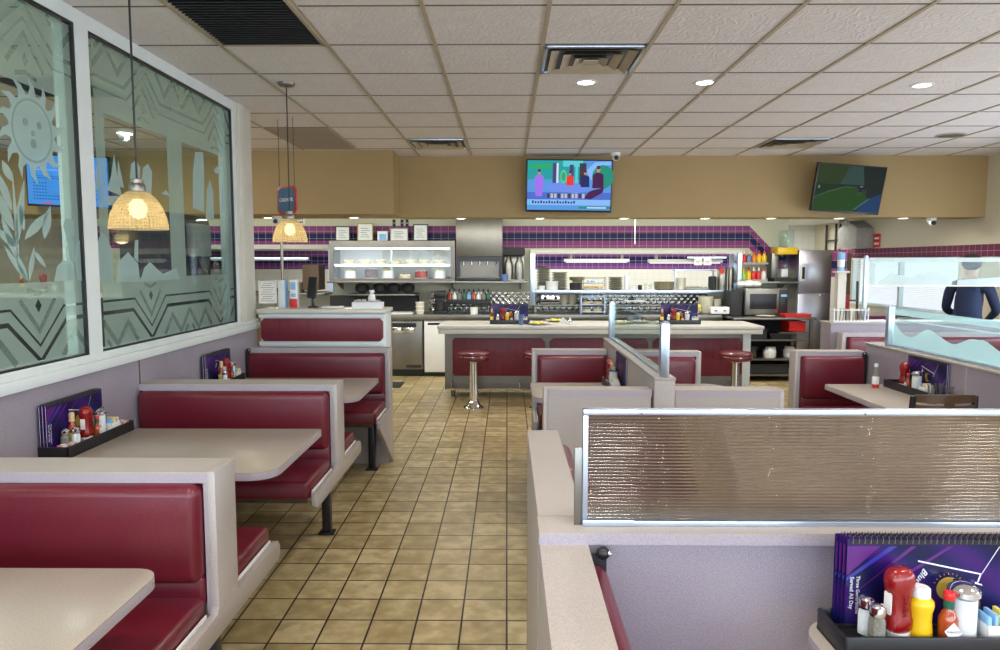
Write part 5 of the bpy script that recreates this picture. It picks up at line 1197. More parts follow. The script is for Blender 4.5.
pot('glass2', 0.06, 0.09, 'clear_bowl', 'clear bowl on the pass ledge', 648, 10.45); pot('wplast', 0.035, 0.06, 'white_cup', 'white cup on the pass ledge beside the white bottle', 634, 10.4); pot('dark', 0.03, 0.07, 'dark_cup', 'dark cup on the pass ledge', 640, 10.4)
t = thing('white_bottle', 'plain white squeeze bottle on the pass ledge right of the middle stack', 'bottle', (at(627, 280, 10.5)[0], 10.5, PZ)); MB().lathe('wplast', [(0, 0), (0.04, 0), (0.042, 0.19), (0.02, 0.22), (0, 0.22)], n=16).build('bottle_body', t); MB().lathe('paper', [(0, 0.22), (0.02, 0.22), (0.006, 0.27), (0, 0.27)], n=12).build('nozzle', t)
t = thing('wire_rack', 'two tier wire rack of golden food on the pass ledge', 'rack', (at(594, 285, 10.45)[0], 10.45, PZ))
b = MB()
for z in (0.005, 0.09, 0.17):
    for q in (((-0.16, -0.09, z), (0.16, -0.09, z)), ((-0.16, 0.09, z), (0.16, 0.09, z)), ((-0.16, -0.09, z), (-0.16, 0.09, z)), ((0.16, -0.09, z), (0.16, 0.09, z))): b.tube('chrome', q, 0.004, 5)
for sx_ in (-0.16, 0.16):
    for sy_ in (-0.09, 0.09): b.tube('chrome', [(sx_, sy_, 0), (sx_, sy_, 0.18)], 0.004, 5)
b.build('wire_frame', t); 
for z in (0.03, 0.115): MB().box('wplast', -0.15, 0.15, -0.085, 0.085, z-0.02, z-0.015).build('tray', t, smooth=False)
f = MB(); rr = random.Random(9)
for k in range(16): f.ball('food', (rr.uniform(-.13, .13), rr.uniform(-.06, .06), 0.035), 0.022, (1.3, 1, 0.8), 1)
for k in range(8): f.ball('bluepk' if k % 2 else 'cream2', (rr.uniform(-.13, .13), rr.uniform(-.06, .06), 0.12), 0.022, (1.2, 1, 0.8), 1)
q = f.build('food', t); q['kind'] = 'stuff'
t = thing('serving_tray', 'steel serving tray of dark food on the pass ledge left of the urn', 'tray', (at(695, 286, 10.42)[0], 10.42, PZ)); MB().box('steel', -0.15, 0.17, -0.1, 0.1, 0, 0.012, bev=0.003).box('steel', -0.15, 0.17, -0.1, -0.092, 0, 0.04).build('tray_body', t)
f = MB()
for k in range(22): f.ball('cake', (rr.uniform(-.12, .14), rr.uniform(-.07, .07), 0.028), 0.026, (1, 1, 0.8), 1)
q = f.build('food', t); q['kind'] = 'stuff'
sh_ = thing('ticket_shelf', 'raised steel shelf behind the serving tray in the pass window', 'shelf', (at(697, 270, 10.75)[0], 10.75, PZ)); MB().box('alu', -0.34, 0.26, -0.1, 0.1, 0.27, 0.29, bev=0.002).build('board', sh_); MB().box('alu', -0.33, -0.31, -0.02, 0.02, 0, 0.27).build('post', sh_, smooth=False); MB().box('alu', 0.23, 0.25, -0.02, 0.02, 0, 0.27).build('post', sh_, smooth=False)
for k, px in enumerate((697.5, 707)):
    x, z = at(px, 262, 10.3); o = MB().box('paper', -0.055, 0.055, -0.001, 0.001, -0.10, 0.0).box('ink', -0.03, 0.03, -0.0016, -0.001, -0.05, -0.045).box('ink', -0.03, 0.02, -0.0016, -0.001, -0.07, -0.066).build('order_ticket', loc=(x, 10.27, 1.655)); tag(o, '%s white order ticket clipped below the top of the pass window' % ('left', 'right')[k], 'ticket')
tr_ = MB().box('alu', 2.55, 3.1, 10.272, 10.282, 1.65, 1.675).build('ticket_rail'); tag(tr_, 'narrow ticket rail at the right end of the pass window', 'rail')
def urn(m, px, r, h, label, dot=False):
    t = thing('coffee_urn', label, 'urn', (at(px, 280, 10.5)[0], 10.5, PZ)); MB().lathe(m, [(0, 0), (r, 0), (r*1.02, 0.02), (r, h*0.9), (r*0.8, h*0.96), (0, h)], n=22).build('body', t); MB().tube('black', [(0, -r, 0.06), (0, -r-0.03, 0.06), (0, -r-0.035, 0.03)], 0.008, 6).build('tap', t)
    if dot: MB().lathe('redb', [(0, 0), (0.04, 0), (0.04, 0.004), (0, 0.004)], n=18, mtx=Matrix.Translation((-0.035, -r-0.001, h*0.82)) @ Matrix.Rotation(PI/2, 4, 'X')).build('red_disc', t)
urn('steel', 722.2, 0.07, 0.33, 'stainless coffee urn with a red disc at the right end of the pass ledge', True); urn('dark', 712.5, 0.06, 0.20, 'dark grey coffee urn on the pass ledge beside the stainless one')
urn('steel', 730.8, 0.042, 0.33, 'slim stainless urn at the far right end of the pass ledge')
# below the ledge, on the work counter
t = thing('toaster', 'chrome four slot toaster on the ledge of the work counter', 'toaster', (at(550, 310, 10.5)[0], 10.5, LT))
MB().box('chrome', -0.145, 0.145, -0.09, 0.09, 0.01, 0.155, bev=0.02, seg=3).build('body', t)
for s in (-1, 1): MB().lathe('black', [(0, 0), (0.025, 0), (0.022, 0.015), (0, 0.016)], n=14, mtx=Matrix.Translation((s*0.075, -0.09, 0.095)) @ Matrix.Rotation(PI/2, 4, 'X')).build('dial', t)
for x in (-0.09, -0.03, 0.03, 0.09): MB().box('black', x-0.014, x+0.014, -0.06, 0.06, 0.150, 0.157).build('slot', t, smooth=False)
B4 = First(lambda: tag(MB().lathe('bowl', [(0, 0), (0.035, 0), (0.07, 0.045), (0.072, 0.05), (0.03, 0.012), (0, 0.012)], n=20).build('stacked_bowl'), '', 'bowl'))
for px, nm, n_ in ((564, 'stack beside the toaster', 5), (572, 'second stack from the toaster', 5)):
    for k in range(n_): B4.put((at(px, 310, 10.5)[0], 10.5, LT+k*0.023), 0, 'cream bowl in the '+nm, 'bowls in the '+nm)
t = thing('pie_stand', 'two tier stand of small pies on the work counter right of the bowls', 'stand', (at(592, 310, 10.27)[0], 10.27, WT))
b = MB(); 
for z in (0.02, 0.125, 0.23): b.box('alu', -0.17, 0.17, -0.12, 0.12, z, z+0.008)
for sx_ in (-0.165, 0.165): b.box('alu', sx_-0.006, sx_+0.006, -0.12, 0.12, 0, 0.24)
b.build('frame', t, smooth=False)
for z in (0.028, 0.133):
    for x in (-0.08, 0.08): MB().lathe('pie', [(0, 0), (0.05, 0), (0.072, 0.03), (0.06, 0.034), (0, 0.036)], (x, -0.02, z), 18).lathe('berry', [(0, 0.034), (0.055, 0.034), (0, 0.042)], (x, -0.02, z), 18).build('pie', t)
t = thing('clear_container', 'clear lidded container on the work counter seen through the glass screen', 'container', (at(634, 312, 10.3)[0], 10.3, WT)); MB().box('glass2', -0.14, 0.14, -0.1, 0.1, 0, 0.17, bev=0.01).build('tub', t); MB().box('wplast', -0.145, 0.145, -0.105, 0.105, 0.17, 0.18, bev=0.003).build('lid', t)
t = thing('ladle', 'black ladle hanging on the quilted steel behind the glass screen', 'ladle', (at(631, 298, 10.66)[0], 10.655, at(631, 298, 10.66)[1])); MB().lathe('black', [(0, -0.06), (0.045, -0.045), (0.05, -0.01), (0, -0.005)], n=14).build('bowl', t); MB().box('black', -0.006, 0.006, -0.004, 0.004, -0.01, 0.10).build('handle', t)
pot('bowl', 0.105, 0.24, 'cream_crock', 'large beige crock on the work counter right of the rear menu', 706, 10.28, WT, 'crock'); pot('bowl', 0.06, 0.20, 'cream_crock', 'narrow beige crock beside the large one', 717.5, 10.3, WT, 'crock')
t = thing('fruit_bowl', 'low bowl of lemons right of the rear menu on the work counter', 'bowl', (at(694, 310, 10.2)[0], 10.15, WT)); MB().lathe('wplast', [(0, 0), (0.05, 0), (0.10, 0.05), (0.095, 0.05), (0.05, 0.012), (0, 0.012)], n=20).build('bowl', t)
for k in range(6): 
    o = MB().ball('yelpk', (0, 0, 0), 0.036, (1.2, 1, 1), 2).build('lemon', loc=(t.location.x+0.05*math.cos(k*1.1), 10.15+0.05*math.sin(k*1.1), WT+0.06+(0.045 if k == 5 else 0))); tag(o, 'yellow lemon in the low bowl beside the beige crock', 'lemon', 'lemons in the low bowl')
t = thing('chrome_toaster', 'low chrome toaster on the right end of the work counter', 'toaster', (at(728, 312, 10.0)[0]-0.13, 10.0, WT)); MB().box('wplast', -0.13, 0.13, -0.08, 0.08, 0.01, 0.11, bev=0.015).build('body', t)
for s in (-1, 1): MB().box('black', s*0.06-0.018, s*0.06+0.018, -0.086, -0.078, 0.05, 0.065).build('lever', t, smooth=False)

# ------------------------------------------------------------------ RIGHT END: rack table, microwave, bottles, juice machine, fridge
rt = thing('rack_table', 'open steel table with dark shelves at the right end behind the counter', 'table', (0, 0, 0)); X0, X1 = 3.0, 4.08
MB().box('steel', X0, X1+0.02, 9.56, 10.30, 0.835, 0.865, bev=0.004).build('worktop', rt)
for z in (0.55, 0.29, 0.08): MB().box('steel', X0+0.02, X1, 9.60, 10.26, z, z+0.022).build('shelf', rt, smooth=False)
for x in (X0+0.03, X1-0.03):
    for y in (9.61, 10.25): MB().box('steel', x-0.02, x+0.02, y-0.02, y+0.02, 0, 0.835).build('leg', rt, smooth=False)
MB().box('dark', X0+0.02, X1, 10.26, 10.27, 0.08, 0.83).build('back_panel', rt, smooth=False)
RTZ = 0.8655
for nm, x, z, w_, hh, m, lb in (('red_bin', 3.88, 0.67, 0.11, 0.14, 'redb', 'red plastic bin under the top of the rack table'), ('dark_crate', 3.33, 0.573, 0.15, 0.13, 'dark', 'dark crate on the upper shelf of the rack table, left'), ('dark_crate', 3.66, 0.573, 0.13, 0.07, 'black', 'dark crate on the upper shelf of the rack table, right'), ('dark_crate', 3.2, 0.313, 0.15, 0.16, 'dark', 'dark crate on the middle shelf of the rack table'), ('dark_crate', 3.45, 0.103, 0.33, 0.13, 'dark', 'long dark crate on the bottom shelf of the rack table')):
    t = thing(nm, lb, 'bin', (x, 9.78, z)); b = MB(); b.box(m, -w_, w_, -0.13, 0.15, 0, 0.006)
    for a in ((-w_, w_, -0.13, -0.124), (-w_, w_, 0.144, 0.15), (-w_, -w_+0.006, -0.13, 0.15), (w_-0.006, w_, -0.13, 0.15)): b.box(m, *a, 0, hh)
    b.build('bin_body', t, smooth=False); MB().box(m, -w_-0.012, w_+0.012, -0.142, -0.128, hh-0.016, hh, bev=0.002).build('rim', t)
    if nm == 'red_bin': MB().box('steel', -0.24, 0.14, -0.14, 0.18, -0.022, -0.004).build('support', t, smooth=False)
JUG = First(lambda: (lambda t: (MB().lathe('wplast', [(0, 0), (0.075, 0), (0.085, 0.03), (0.085, 0.09), (0.05, 0.14), (0, 0.145)], n=20).build('body', t), MB().tube('wplast', [(0.03, 0, 0.135), (0.08, 0, 0.13), (0.085, 0, 0.08)], 0.012, 8).build('handle', t), t)[2])(thing('white_jug', '', 'jug')))
JUG.put((3.56, 9.75, 0.313), 0.3, 'white round jug on the middle shelf of the rack table, nearer the counter'); JUG.put((3.85, 9.80, 0.313), 2.0, 'white round jug on the middle shelf of the rack table, nearer the booth')
t = thing('red_tray', 'flat red plastic tray on top of the rack table', 'tray', (3.9, 9.72, RTZ)); MB().box('redb', -0.19, 0.15, -0.1, 0.12, 0, 0.035, bev=0.006).build('tray_body', t); MB().box('redb', -0.20, 0.16, -0.11, 0.13, 0.03, 0.042, bev=0.004).build('rim', t)
PC2 = First(plate); PC2.put((3.46, 9.68, RTZ), 0, 'white plate on the rack table in front of the microwave')
mx0, mx1 = at(745, 300, 9.85)[0], at(788, 300, 9.85)[0]; w_ = (mx1-mx0)/2; t = thing('microwave', 'silver microwave oven on the rack table', 'microwave', ((mx0+mx1)/2, 9.85, RTZ+0.015))
MB().box('steel', -w_, w_, 0, 0.38, 0, 0.36, bev=0.008).build('body', t); MB().box('steel', -w_+0.005, w_*0.55, -0.02, 0.0, 0.01, 0.35, bev=0.006).build('door', t); MB().box('black', -w_+0.06, w_*0.45, -0.024, -0.018, 0.08, 0.29, bev=0.002).build('door_window', t)
MB().box('black', w_*0.58, w_-0.008, -0.012, 0.0, 0.01, 0.35, bev=0.002).build('control_panel', t); MB().box('bluepk', w_*0.65, w_*0.92, -0.014, -0.012, 0.25, 0.28).build('display', t, smooth=False)
for x in (-w_+0.05, w_-0.05): MB().cyl('black', (x, 0.05, -0.015), 0.02, 0.016, 10).build('foot', t)
o = MB().box('dark', -0.09, 0.07, 0.0, 0.33, 0, 0.34, bev=0.01).build('dark_appliance', loc=(mx0-0.085, 9.9, RTZ)); tag(o, 'dark box appliance between the pass window and the microwave', 'appliance')
o = MB(); 
for k, (dx, dy, dz) in enumerate(((-.1, 0, .03), (0, .02, .045), (.09, 0, .03), (-.03, -.03, .03))): o.ball('cream2', (dx, dy, dz), 0.075, (1.1, 1, 0.55))
tag(o.build('cloth_bundle', loc=(mx0+0.12, 10.05, RTZ+0.40)), 'crumpled white cloth on top of the microwave', 'cloth')
rs = thing('right_shelf', 'steel wall shelf above the microwave', 'shelf', (0, 0, 0)); a, bb = at(736, 282, 10.4)[0], at(803, 282, 10.4)[0]
a = 3.345; MB().box('steel', a, 4.09, 10.15, 10.69, 1.30, 1.325, bev=0.003).build('board', rs)
for x in (a+0.15, bb-0.25): MB().prism('steel', [(10.69, 1.30), (10.69, 1.18), (10.3, 1.30)], 'x', x-0.01, x+0.01).build('bracket', rs)
RSZ = 1.3255
br = thing('bottle_rack', 'two tier rack of bright sauce bottles on the shelf above the microwave', 'rack', (3.515, 10.35, RSZ)); 
for z in (0.0, 0.24): MB().box('greymetal', -0.18, 0.18, -0.07, 0.07, z, z+0.01).box('greymetal', -0.18, 0.18, -0.073, -0.068, z, z+0.03).build('tier', br, smooth=False)
for x in (-0.18, 0.18): MB().box('greymetal', x-0.004, x+0.004, 0.05, 0.07, 0, 0.42).build('side', br, smooth=False)
MT['orange'] = mat('orange_syrup', (0.75, 0.22, 0.02), 0.2, var=0.1); MT['lime'] = mat('lime_syrup', (0.30, 0.55, 0.05), 0.2, var=0.1)
def sq(m, cap):
    def mk():
        t = thing('sauce_bottle', '', 'bottle'); MB().lathe(m, [(0, 0), (0.032, 0), (0.035, 0.01), (0.035, 0.10), (0.016, 0.135), (0, 0.14)], n=14).build('bottle_body', t); MB().lathe(cap, [(0, 0.135), (0.016, 0.135), (0.013, 0.165), (0.004, 0.19), (0, 0.19)], n=12).build('cap', t); return t
    return mk
BB = {m: First(sq(m, c)) for m, c in (('yellow', 'redb'), ('redb', 'wplast'), ('orange', 'redb'), ('lime', 'yellow'), ('wplast', 'redb'), ('blueglass', 'yellow'))}
for r_, (z, seq) in enumerate(((0.012, ('lime', 'yellow', 'redb', 'redb', 'wplast')), (0.252, ('redb', 'blueglass', 'orange', 'yellow', 'yellow')))):
    for k, m in enumerate(seq): BB[m].put((br.location.x-0.142+k*0.071, 10.35, RSZ+z), 0, 'squeeze bottle in the %s row of the bottle rack, %s from the left' % (('lower', 'upper')[r_], ('first', 'second', 'third', 'fourth', 'last')[k]))
jm = thing('juice_dispenser', 'juice dispenser with a bright yellow band and clear tank on the right shelf', 'dispenser', (3.95, 10.3, RSZ))
MB().box('dark', -0.18, 0.13, -0.06, 0.2, 0, 0.05, bev=0.006).box('steel', -0.20, -0.11, 0.0, 0.2, 0.05, 0.40, bev=0.006).build('base', jm); MB().box('glass2', -0.10, 0.12, -0.05, 0.18, 0.05, 0.38, bev=0.01).build('cooling_tank', jm); MB().box('yellow', -0.15, 0.13, -0.08, 0.2, 0.38, 0.48, bev=0.01).build('yellow_band', jm); MB().box('glass', -0.06, 0.10, -0.04, 0.16, 0.48, 0.72, bev=0.02).build('upper_tank', jm); MB().box('wplast', -0.06, 0.04, 0.0, 0.1, 0.06, 0.18, bev=0.02).build('paddle', jm)
fx0, fx1 = at(795, 300, 10.3)[0]+0.03, at(831, 300, 10.3)[0]; fg = thing('tall_fridge', 'tall two door stainless fridge beside the rack table', 'fridge', ((fx0+fx1)/2, 10.3, 0)); w_ = (fx1-fx0)/2
MB().box('fridgesteel', -w_, w_, 0.03, 0.70, 0.06, 1.77).build('body', fg, smooth=False); MB().box('fridgesteel', -w_, w_, -0.02, 0.03, 1.16, 1.768, bev=0.01).build('upper_door', fg); MB().box('fridgesteel', -w_, w_, -0.02, 0.03, 0.08, 1.15, bev=0.01).build('lower_door', fg); MB().box('black', -w_, w_, 0.05, 0.68, 0, 0.06).build('plinth', fg, smooth=False)
MB().lathe('chrome', [(0, 0), (0.012, 0), (0.012, 0.006), (0, 0.008)], n=12, mtx=Matrix.Translation((w_*0.3, -0.02, 1.13)) @ Matrix.Rotation(PI/2, 4, 'X')).build('lock', fg)
o = MB().box('wplast', -0.035, 0.035, -0.01, 0.01, 0, 0.24, bev=0.006).box('black', -0.012, 0.026, -0.013, -0.01, 0.03, 0.20).build('paper_dispenser', loc=(fx0+0.05, 10.265, 1.33)); tag(o, 'small white and black unit mounted on the side of the tall fridge door', 'dispenser')
hd = thing('air_duct', 'grey metal duct hood on the side wall above the tall fridge', 'duct', (5.27, 11.05, 1.80)); MB().prism('greymetal', [(-0.30, 0.0), (0.30, 0.0), (0.30, 0.30), (0.0, 0.42), (-0.30, 0.30)], 'x', -0.13, 0.125, bev=0.01).build('hood', hd); MB().tube('greymetal', [(-0.14, 0.2, 0.42), (-0.17, -0.1, 0.40)], 0.03, 8).build('pipe', hd)
pp = thing('wall_pipes', 'dark pipes and valves climbing the white wall above the tall fridge', 'pipe', (0, 0, 0)); 
for y, zt in ((11.9, 2.22), (12.25, 2.22), (11.75, 2.22)): MB().tube('black', [(W1-0.04, y, 1.6), (W1-0.04, y, zt)], 0.018, 6).build('pipe', pp)
MB().tube('black', [(W1-0.05, 12.25, 1.95), (W1-0.05, 11.6, 1.95), (W1-0.05, 11.55, 2.1), (W1-0.05, 11.7, 2.15)], 0.015, 6).build('cross_pipe', pp)
o = MB().box('redb', -0.008, 0.0, -0.10, 0.10, 0, 0.20, bev=0.002).box('wplast', -0.0095, -0.008, -0.07, 0.07, 0.04, 0.075).box('wplast', -0.0095, -0.008, -0.06, 0.07, 0.12, 0.15).build('wall_sign', loc=(W1-0.001, 10.65, 1.81)); tag(o, 'small red notice on the side wall above the window blinds', 'sign')
o = MB().lathe('bluepk', [(0, 0), (0.05, 0), (0.045, 0.05), (0.055, 0.17), (0.055, 0.24), (0, 0.25)], n=16).lathe('wplast', [(0.0505, 0.05), (0.0535, 0.14), (0.0535, 0.15)], n=16).build('blue_bottle', loc=(3.36, 7.32, 1.511)); o.scale = (0.66, 0.66, 0.75); tag(o, 'blue and white paper cup standing on the cream post', 'cup')
cd = thing('corridor_shelf', 'narrow brown and red goods shelf between the fridge and the tiled post', 'shelf', (4.39, 10.0, 0))
b = MB(); b.box('box', 0.24, 0.34, 0, 0.3, 0, 1.72).box('redb', 0.25, 0.33, -0.01, 0.0, 0.95, 1.15).box('cream', 0.24, 0.34, -0.008, 0.0, 0.1, 0.93); b.build('stacked_goods', cd, smooth=False)
lk = thing('hand_truck', 'dark steel hand truck leaning by the tiled post', 'hand truck', (4.45, 9.35, 0))
for x in (-0.07, 0.09): MB().tube('black', [(x, 0, 0.05), (x+0.03, 0.12, 1.35)], 0.016, 6).build('upright', lk)
for z in (0.35, 0.75, 1.1): MB().tube('steel', [(-0.07+0.03*z/1.35, 0.12*z/1.35, z), (0.09+0.03*z/1.35, 0.12*z/1.35, z)], 0.012, 6).build('crossbar', lk)
MB().box('dark', -0.1, 0.12, -0.12, 0.02, 0.02, 0.05).build('toe_plate', lk, smooth=False)
for x in (-0.12, 0.14): MB().cyl('black', (0, 0, -0.02), 0.09, 0.04, 16, mtx=Matrix.Translation((x, 0.05, 0.09)) @ Matrix.Rotation(PI/2, 4, 'Y')).build('wheel', lk)
# silverware rack on the half wall behind the etched glass
sr = thing('cutlery_rack', 'white wire rack of upright cutlery on the far half wall', 'rack', (3.38, 7.06, -0.165)); 
MB().box('wplast', -0.2, 0.13, -0.03, 0.06, 1.1805, 1.186).build('base', sr, smooth=False)
b = MB(); 
for z in (1.19, 1.30): b.tube('wplast', [(-0.2, -0.03, z), (0.13, -0.03, z), (0.13, 0.06, z), (-0.2, 0.06, z), (-0.2, -0.03, z)], 0.006, 6)
for x in (-0.2, -0.03, 0.13): b.tube('wplast', [(x, -0.03, 1.182), (x, -0.03, 1.32)], 0.006, 6)
b.build('wire_frame', sr)
for k in range(9): x = -0.16+k*0.033; MB().tube('steel', [(x, 0.015, 1.186), (x+0.01*math.sin(k), 0.015, 1.29), (x+0.012*math.sin(k), 0.015, 1.31)], [0.005, 0.006, 0.014], 6).build('cutlery', sr)

# person in navy beyond the glass, standing at the table by the right wall
def figure():
    t = thing('person', 'person in dark navy clothes standing at a table beyond the far etched glass', 'person', (4.76, 7.50, 0), -0.75)
    bm = bmesh.new(); sk = bm.verts.layers.skin.verify()
    J = {'pel': ((0, 0, .92), .125), 'bel': ((0, .02, 1.06), .13), 'che': ((0, .06, 1.24), .145), 'nb': ((0, .08, 1.38), .07), 'nk': ((0, .10, 1.44), .05), 'hd': ((0, .13, 1.53), .08), 'top': ((0, .125, 1.61), .07)}
    E_ = [('pel', 'bel'), ('bel', 'che'), ('che', 'nb'), ('nb', 'nk'), ('nk', 'hd'), ('hd', 'top')]
    for s, n in ((-1, 'l'), (1, 'r')):
        J.update({'sh'+n: ((s*.17, .06, 1.34), .062), 'el'+n: ((s*.23, .16, 1.10), .046), 'wr'+n: ((s*.13, .37, 1.0), .032), 'ha'+n: ((s*.10, .44, .98), .035), 'hip'+n: ((s*.09, 0, .88), .09), 'kn'+n: ((s*.10, .03, .48), .06), 'an'+n: ((s*.10, -.01, .09), .04), 'to'+n: ((s*.12, .13, .04), .038)})
        E_ += [('nb', 'sh'+n), ('sh'+n, 'el'+n), ('el'+n, 'wr'+n), ('wr'+n, 'ha'+n), ('pel', 'hip'+n), ('hip'+n, 'kn'+n), ('kn'+n, 'an'+n), ('an'+n, 'to'+n)]
    V = {}
    for k, (p, r) in J.items(): V[k] = bm.verts.new(p); V[k][sk].radius = (r, r); V[k][sk].use_root = (k == 'pel')
    for a, b_ in E_: bm.edges.new((V[a], V[b_]))
    me = bpy.data.meshes.new('body'); bm.to_mesh(me); bm.free(); me.materials.append(MT['navycloth'])
    tmp = bpy.data.objects.new('tmpbody', me); COL.objects.link(tmp); tmp.modifiers.new('s', 'SKIN'); sd = tmp.modifiers.new('d', 'SUBSURF'); sd.levels = sd.render_levels = 2
    dg = bpy.context.evaluated_depsgraph_get(); m2 = bpy.data.meshes.new_from_object(tmp.evaluated_get(dg)); bpy.data.objects.remove(tmp)
    m2.materials.clear(); m2.materials.append(MT['navycloth']); m2.materials.append(MT['skin'])
    for p in m2.polygons:
        p.use_smooth = True; c = p.center
        p.material_index = 1 if (c.z > 1.42 or (c.y > .38 and .90 < c.z < 1.1)) else 0
    b_ = bpy.data.objects.new('body', m2); COL.objects.link(b_); b_.parent = t
    h = MB(); h.ball('hair', (0, .10, 1.60), .105, (0.92, 1.0, 0.9), 2); h.build('hair', t)
    f = MB(); f.ball('skin', (0, .225, 1.54), .016, (.8, 1, 1.3), 1)
    for s in (-1, 1): f.ball('ink', (s*.032, .207, 1.565), .009, (1.2, .6, .8), 1)
    f.ball('berry', (0, .21, 1.50), .018, (1.2, .4, .35), 1); f.build('face', t)
figure()
place(bench(0.62, sides=(-1,), depth=0.55, ends=(0,), hook=False), (4.76, 8.75, 0), 0, 'red vinyl bench beyond the person in navy')
o = thing('napkin_dispenser', 'white napkin dispenser on the table beside the person in navy', 'dispenser', (5.27, 7.95, 0.7505)); MB().box('wplast', -0.06, 0.06, -0.05, 0.05, 0, 0.17, bev=0.008).build('body', o); MB().box('bluepk', -0.045, 0.045, -0.052, -0.05, 0.03, 0.13).build('face_plate', o, smooth=False)

# ------------------------------------------------------------------ BEYOND THE ETCHED GLASS
dc = thing('dark_cabinet', 'tall dark cabinet with a grey box just behind the end of the etched glass', 'cabinet', (-2.175, 5.16, 0), PI/2)
MB().box('dark', -0.36, 0.28, 0.06, 0.40, 0, 1.93, bev=0.004).build('body', dc); MB().box('greymetal', -0.12, 0.17, 0.0, 0.06, 1.64, 1.87, bev=0.01).build('grey_box', dc); MB().tube('black', [(-0.06, 0.03, 1.64), (-0.04, 0.03, 1.60), (0.02, 0.03, 1.54), (0.12, 0.03, 1.52)], [0.02, 0.025, 0.028, 0.02], 8).build('black_arm', dc)
lb = MB(); lb.box('box', at(307, 270, 10.55)[0], at(323, 270, 10.55)[0], 10.3, 10.66, 1.20, 1.56, bev=0.004); tag(lb.build('crate'), 'dark brown crate at the right end of the left pass window', 'crate')
o = MB().box('steel', -4.55, -2.6, 10.25, 10.95, 1.13, 1.16, bev=0.004).build('pass_shelf'); tag(o, 'steel shelf of the left pass window behind the cashier counter', 'shelf')
o = MB().box('alu', at(253, 258, 10.4)[0]-1.2, at(309, 258, 10.4)[0], 10.36, 10.44, 1.62, 1.67, bev=0.006).build('hanging_light_bar'); tag(o, 'pale bar across the left pass window above the cashier counter', 'bar')
pot('box', 0.10, 0.06, 'brown_bowl', 'brown bowl on the left pass shelf above the card terminal', 281, 10.5, 1.161); pot('steel', 0.11, 0.15, 'steel_pot', 'steel pot on the left pass shelf below the brown crate', 297, 10.36, 1.161)
o = MB().tube('steel', [(at(282, 260, 9.4)[0], 9.4, 2.10), (at(282, 260, 9.4)[0], 9.4, 0.0)], 0.02, 8).build('steel_pole'); tag(o, 'thin steel pole standing behind the cashier sign', 'pole')
o = MB().box('box', -2.05, -0.0, 0, 0.5, 0, 0.86).box('steel', -2.07, 0.02, -0.02, 0.52, 0.86, 0.89).build('back_cabinet', loc=(-2.55, 10.1, 0)); tag(o, 'brown back cabinet with a steel top under the left pass window', 'cabinet')
fb = thing('far_booth', 'dark booth counter in the room beyond the etched glass', 'counter', (-4.4, 6.4, 0)); MB().box('dark', -1.2, 1.0, 0, 0.4, 0, 1.28).build('body', fb, smooth=False); MB().box('counter', -1.22, 1.02, -0.02, 0.42, 1.28, 1.31, bev=0.004).build('top', fb)
sp = Spot((-4.3, 6.45, 1.3105), 0, 'on the dark counter beyond the etched glass'); sp.put(KET, 0.1, 0.06, 'red ketchup bottle'); sp.put(SALT, 0.2, 0.05, 'salt shaker'); sp.put(WSA, -0.1, 0.06, 'wooden capped sauce bottle')
# ------------------------------------------------------------------ TELEVISIONS
def tv(label, c, w_, h_, tilt, rz, draw):
    t = thing('television', label, 'television', c, rz); R_ = Matrix.Rotation(tilt[0], 4, 'X') @ Matrix.Rotation(tilt[1], 4, 'Y')
    b = MB(); b.box('black', -w_/2, w_/2, 0, 0.045, -h_/2, h_/2, bev=0.004, mtx=R_); b.build('casing', t)
    MB().box('black', -0.12, 0.12, 0.04, 0.16, -0.12, 0.12).build('wall_bracket', t, smooth=False)
    s = MB(); m_ = 0.014; W_, H_ = w_-2*m_, h_-0.036
    def P(m, pts, k=0): s.poly(m, [((u-0.5)*W_, -0.0006-0.0002*k, (v-0.5)*H_+0.004) for u, v in pts], mtx=R_)
    def Rr(m, u0, u1, v0, v1, k=1): P(m, [(u0, v0), (u1, v0), (u1, v1), (u0, v1)], k)
    draw(P, Rr); s.build('screen', t, smooth=False)
    return t
SC = {}
def sc_(n, c, k=1.0):
    if n not in SC: SC[n] = emis('screen_'+n, c, k)
    return SC[n]
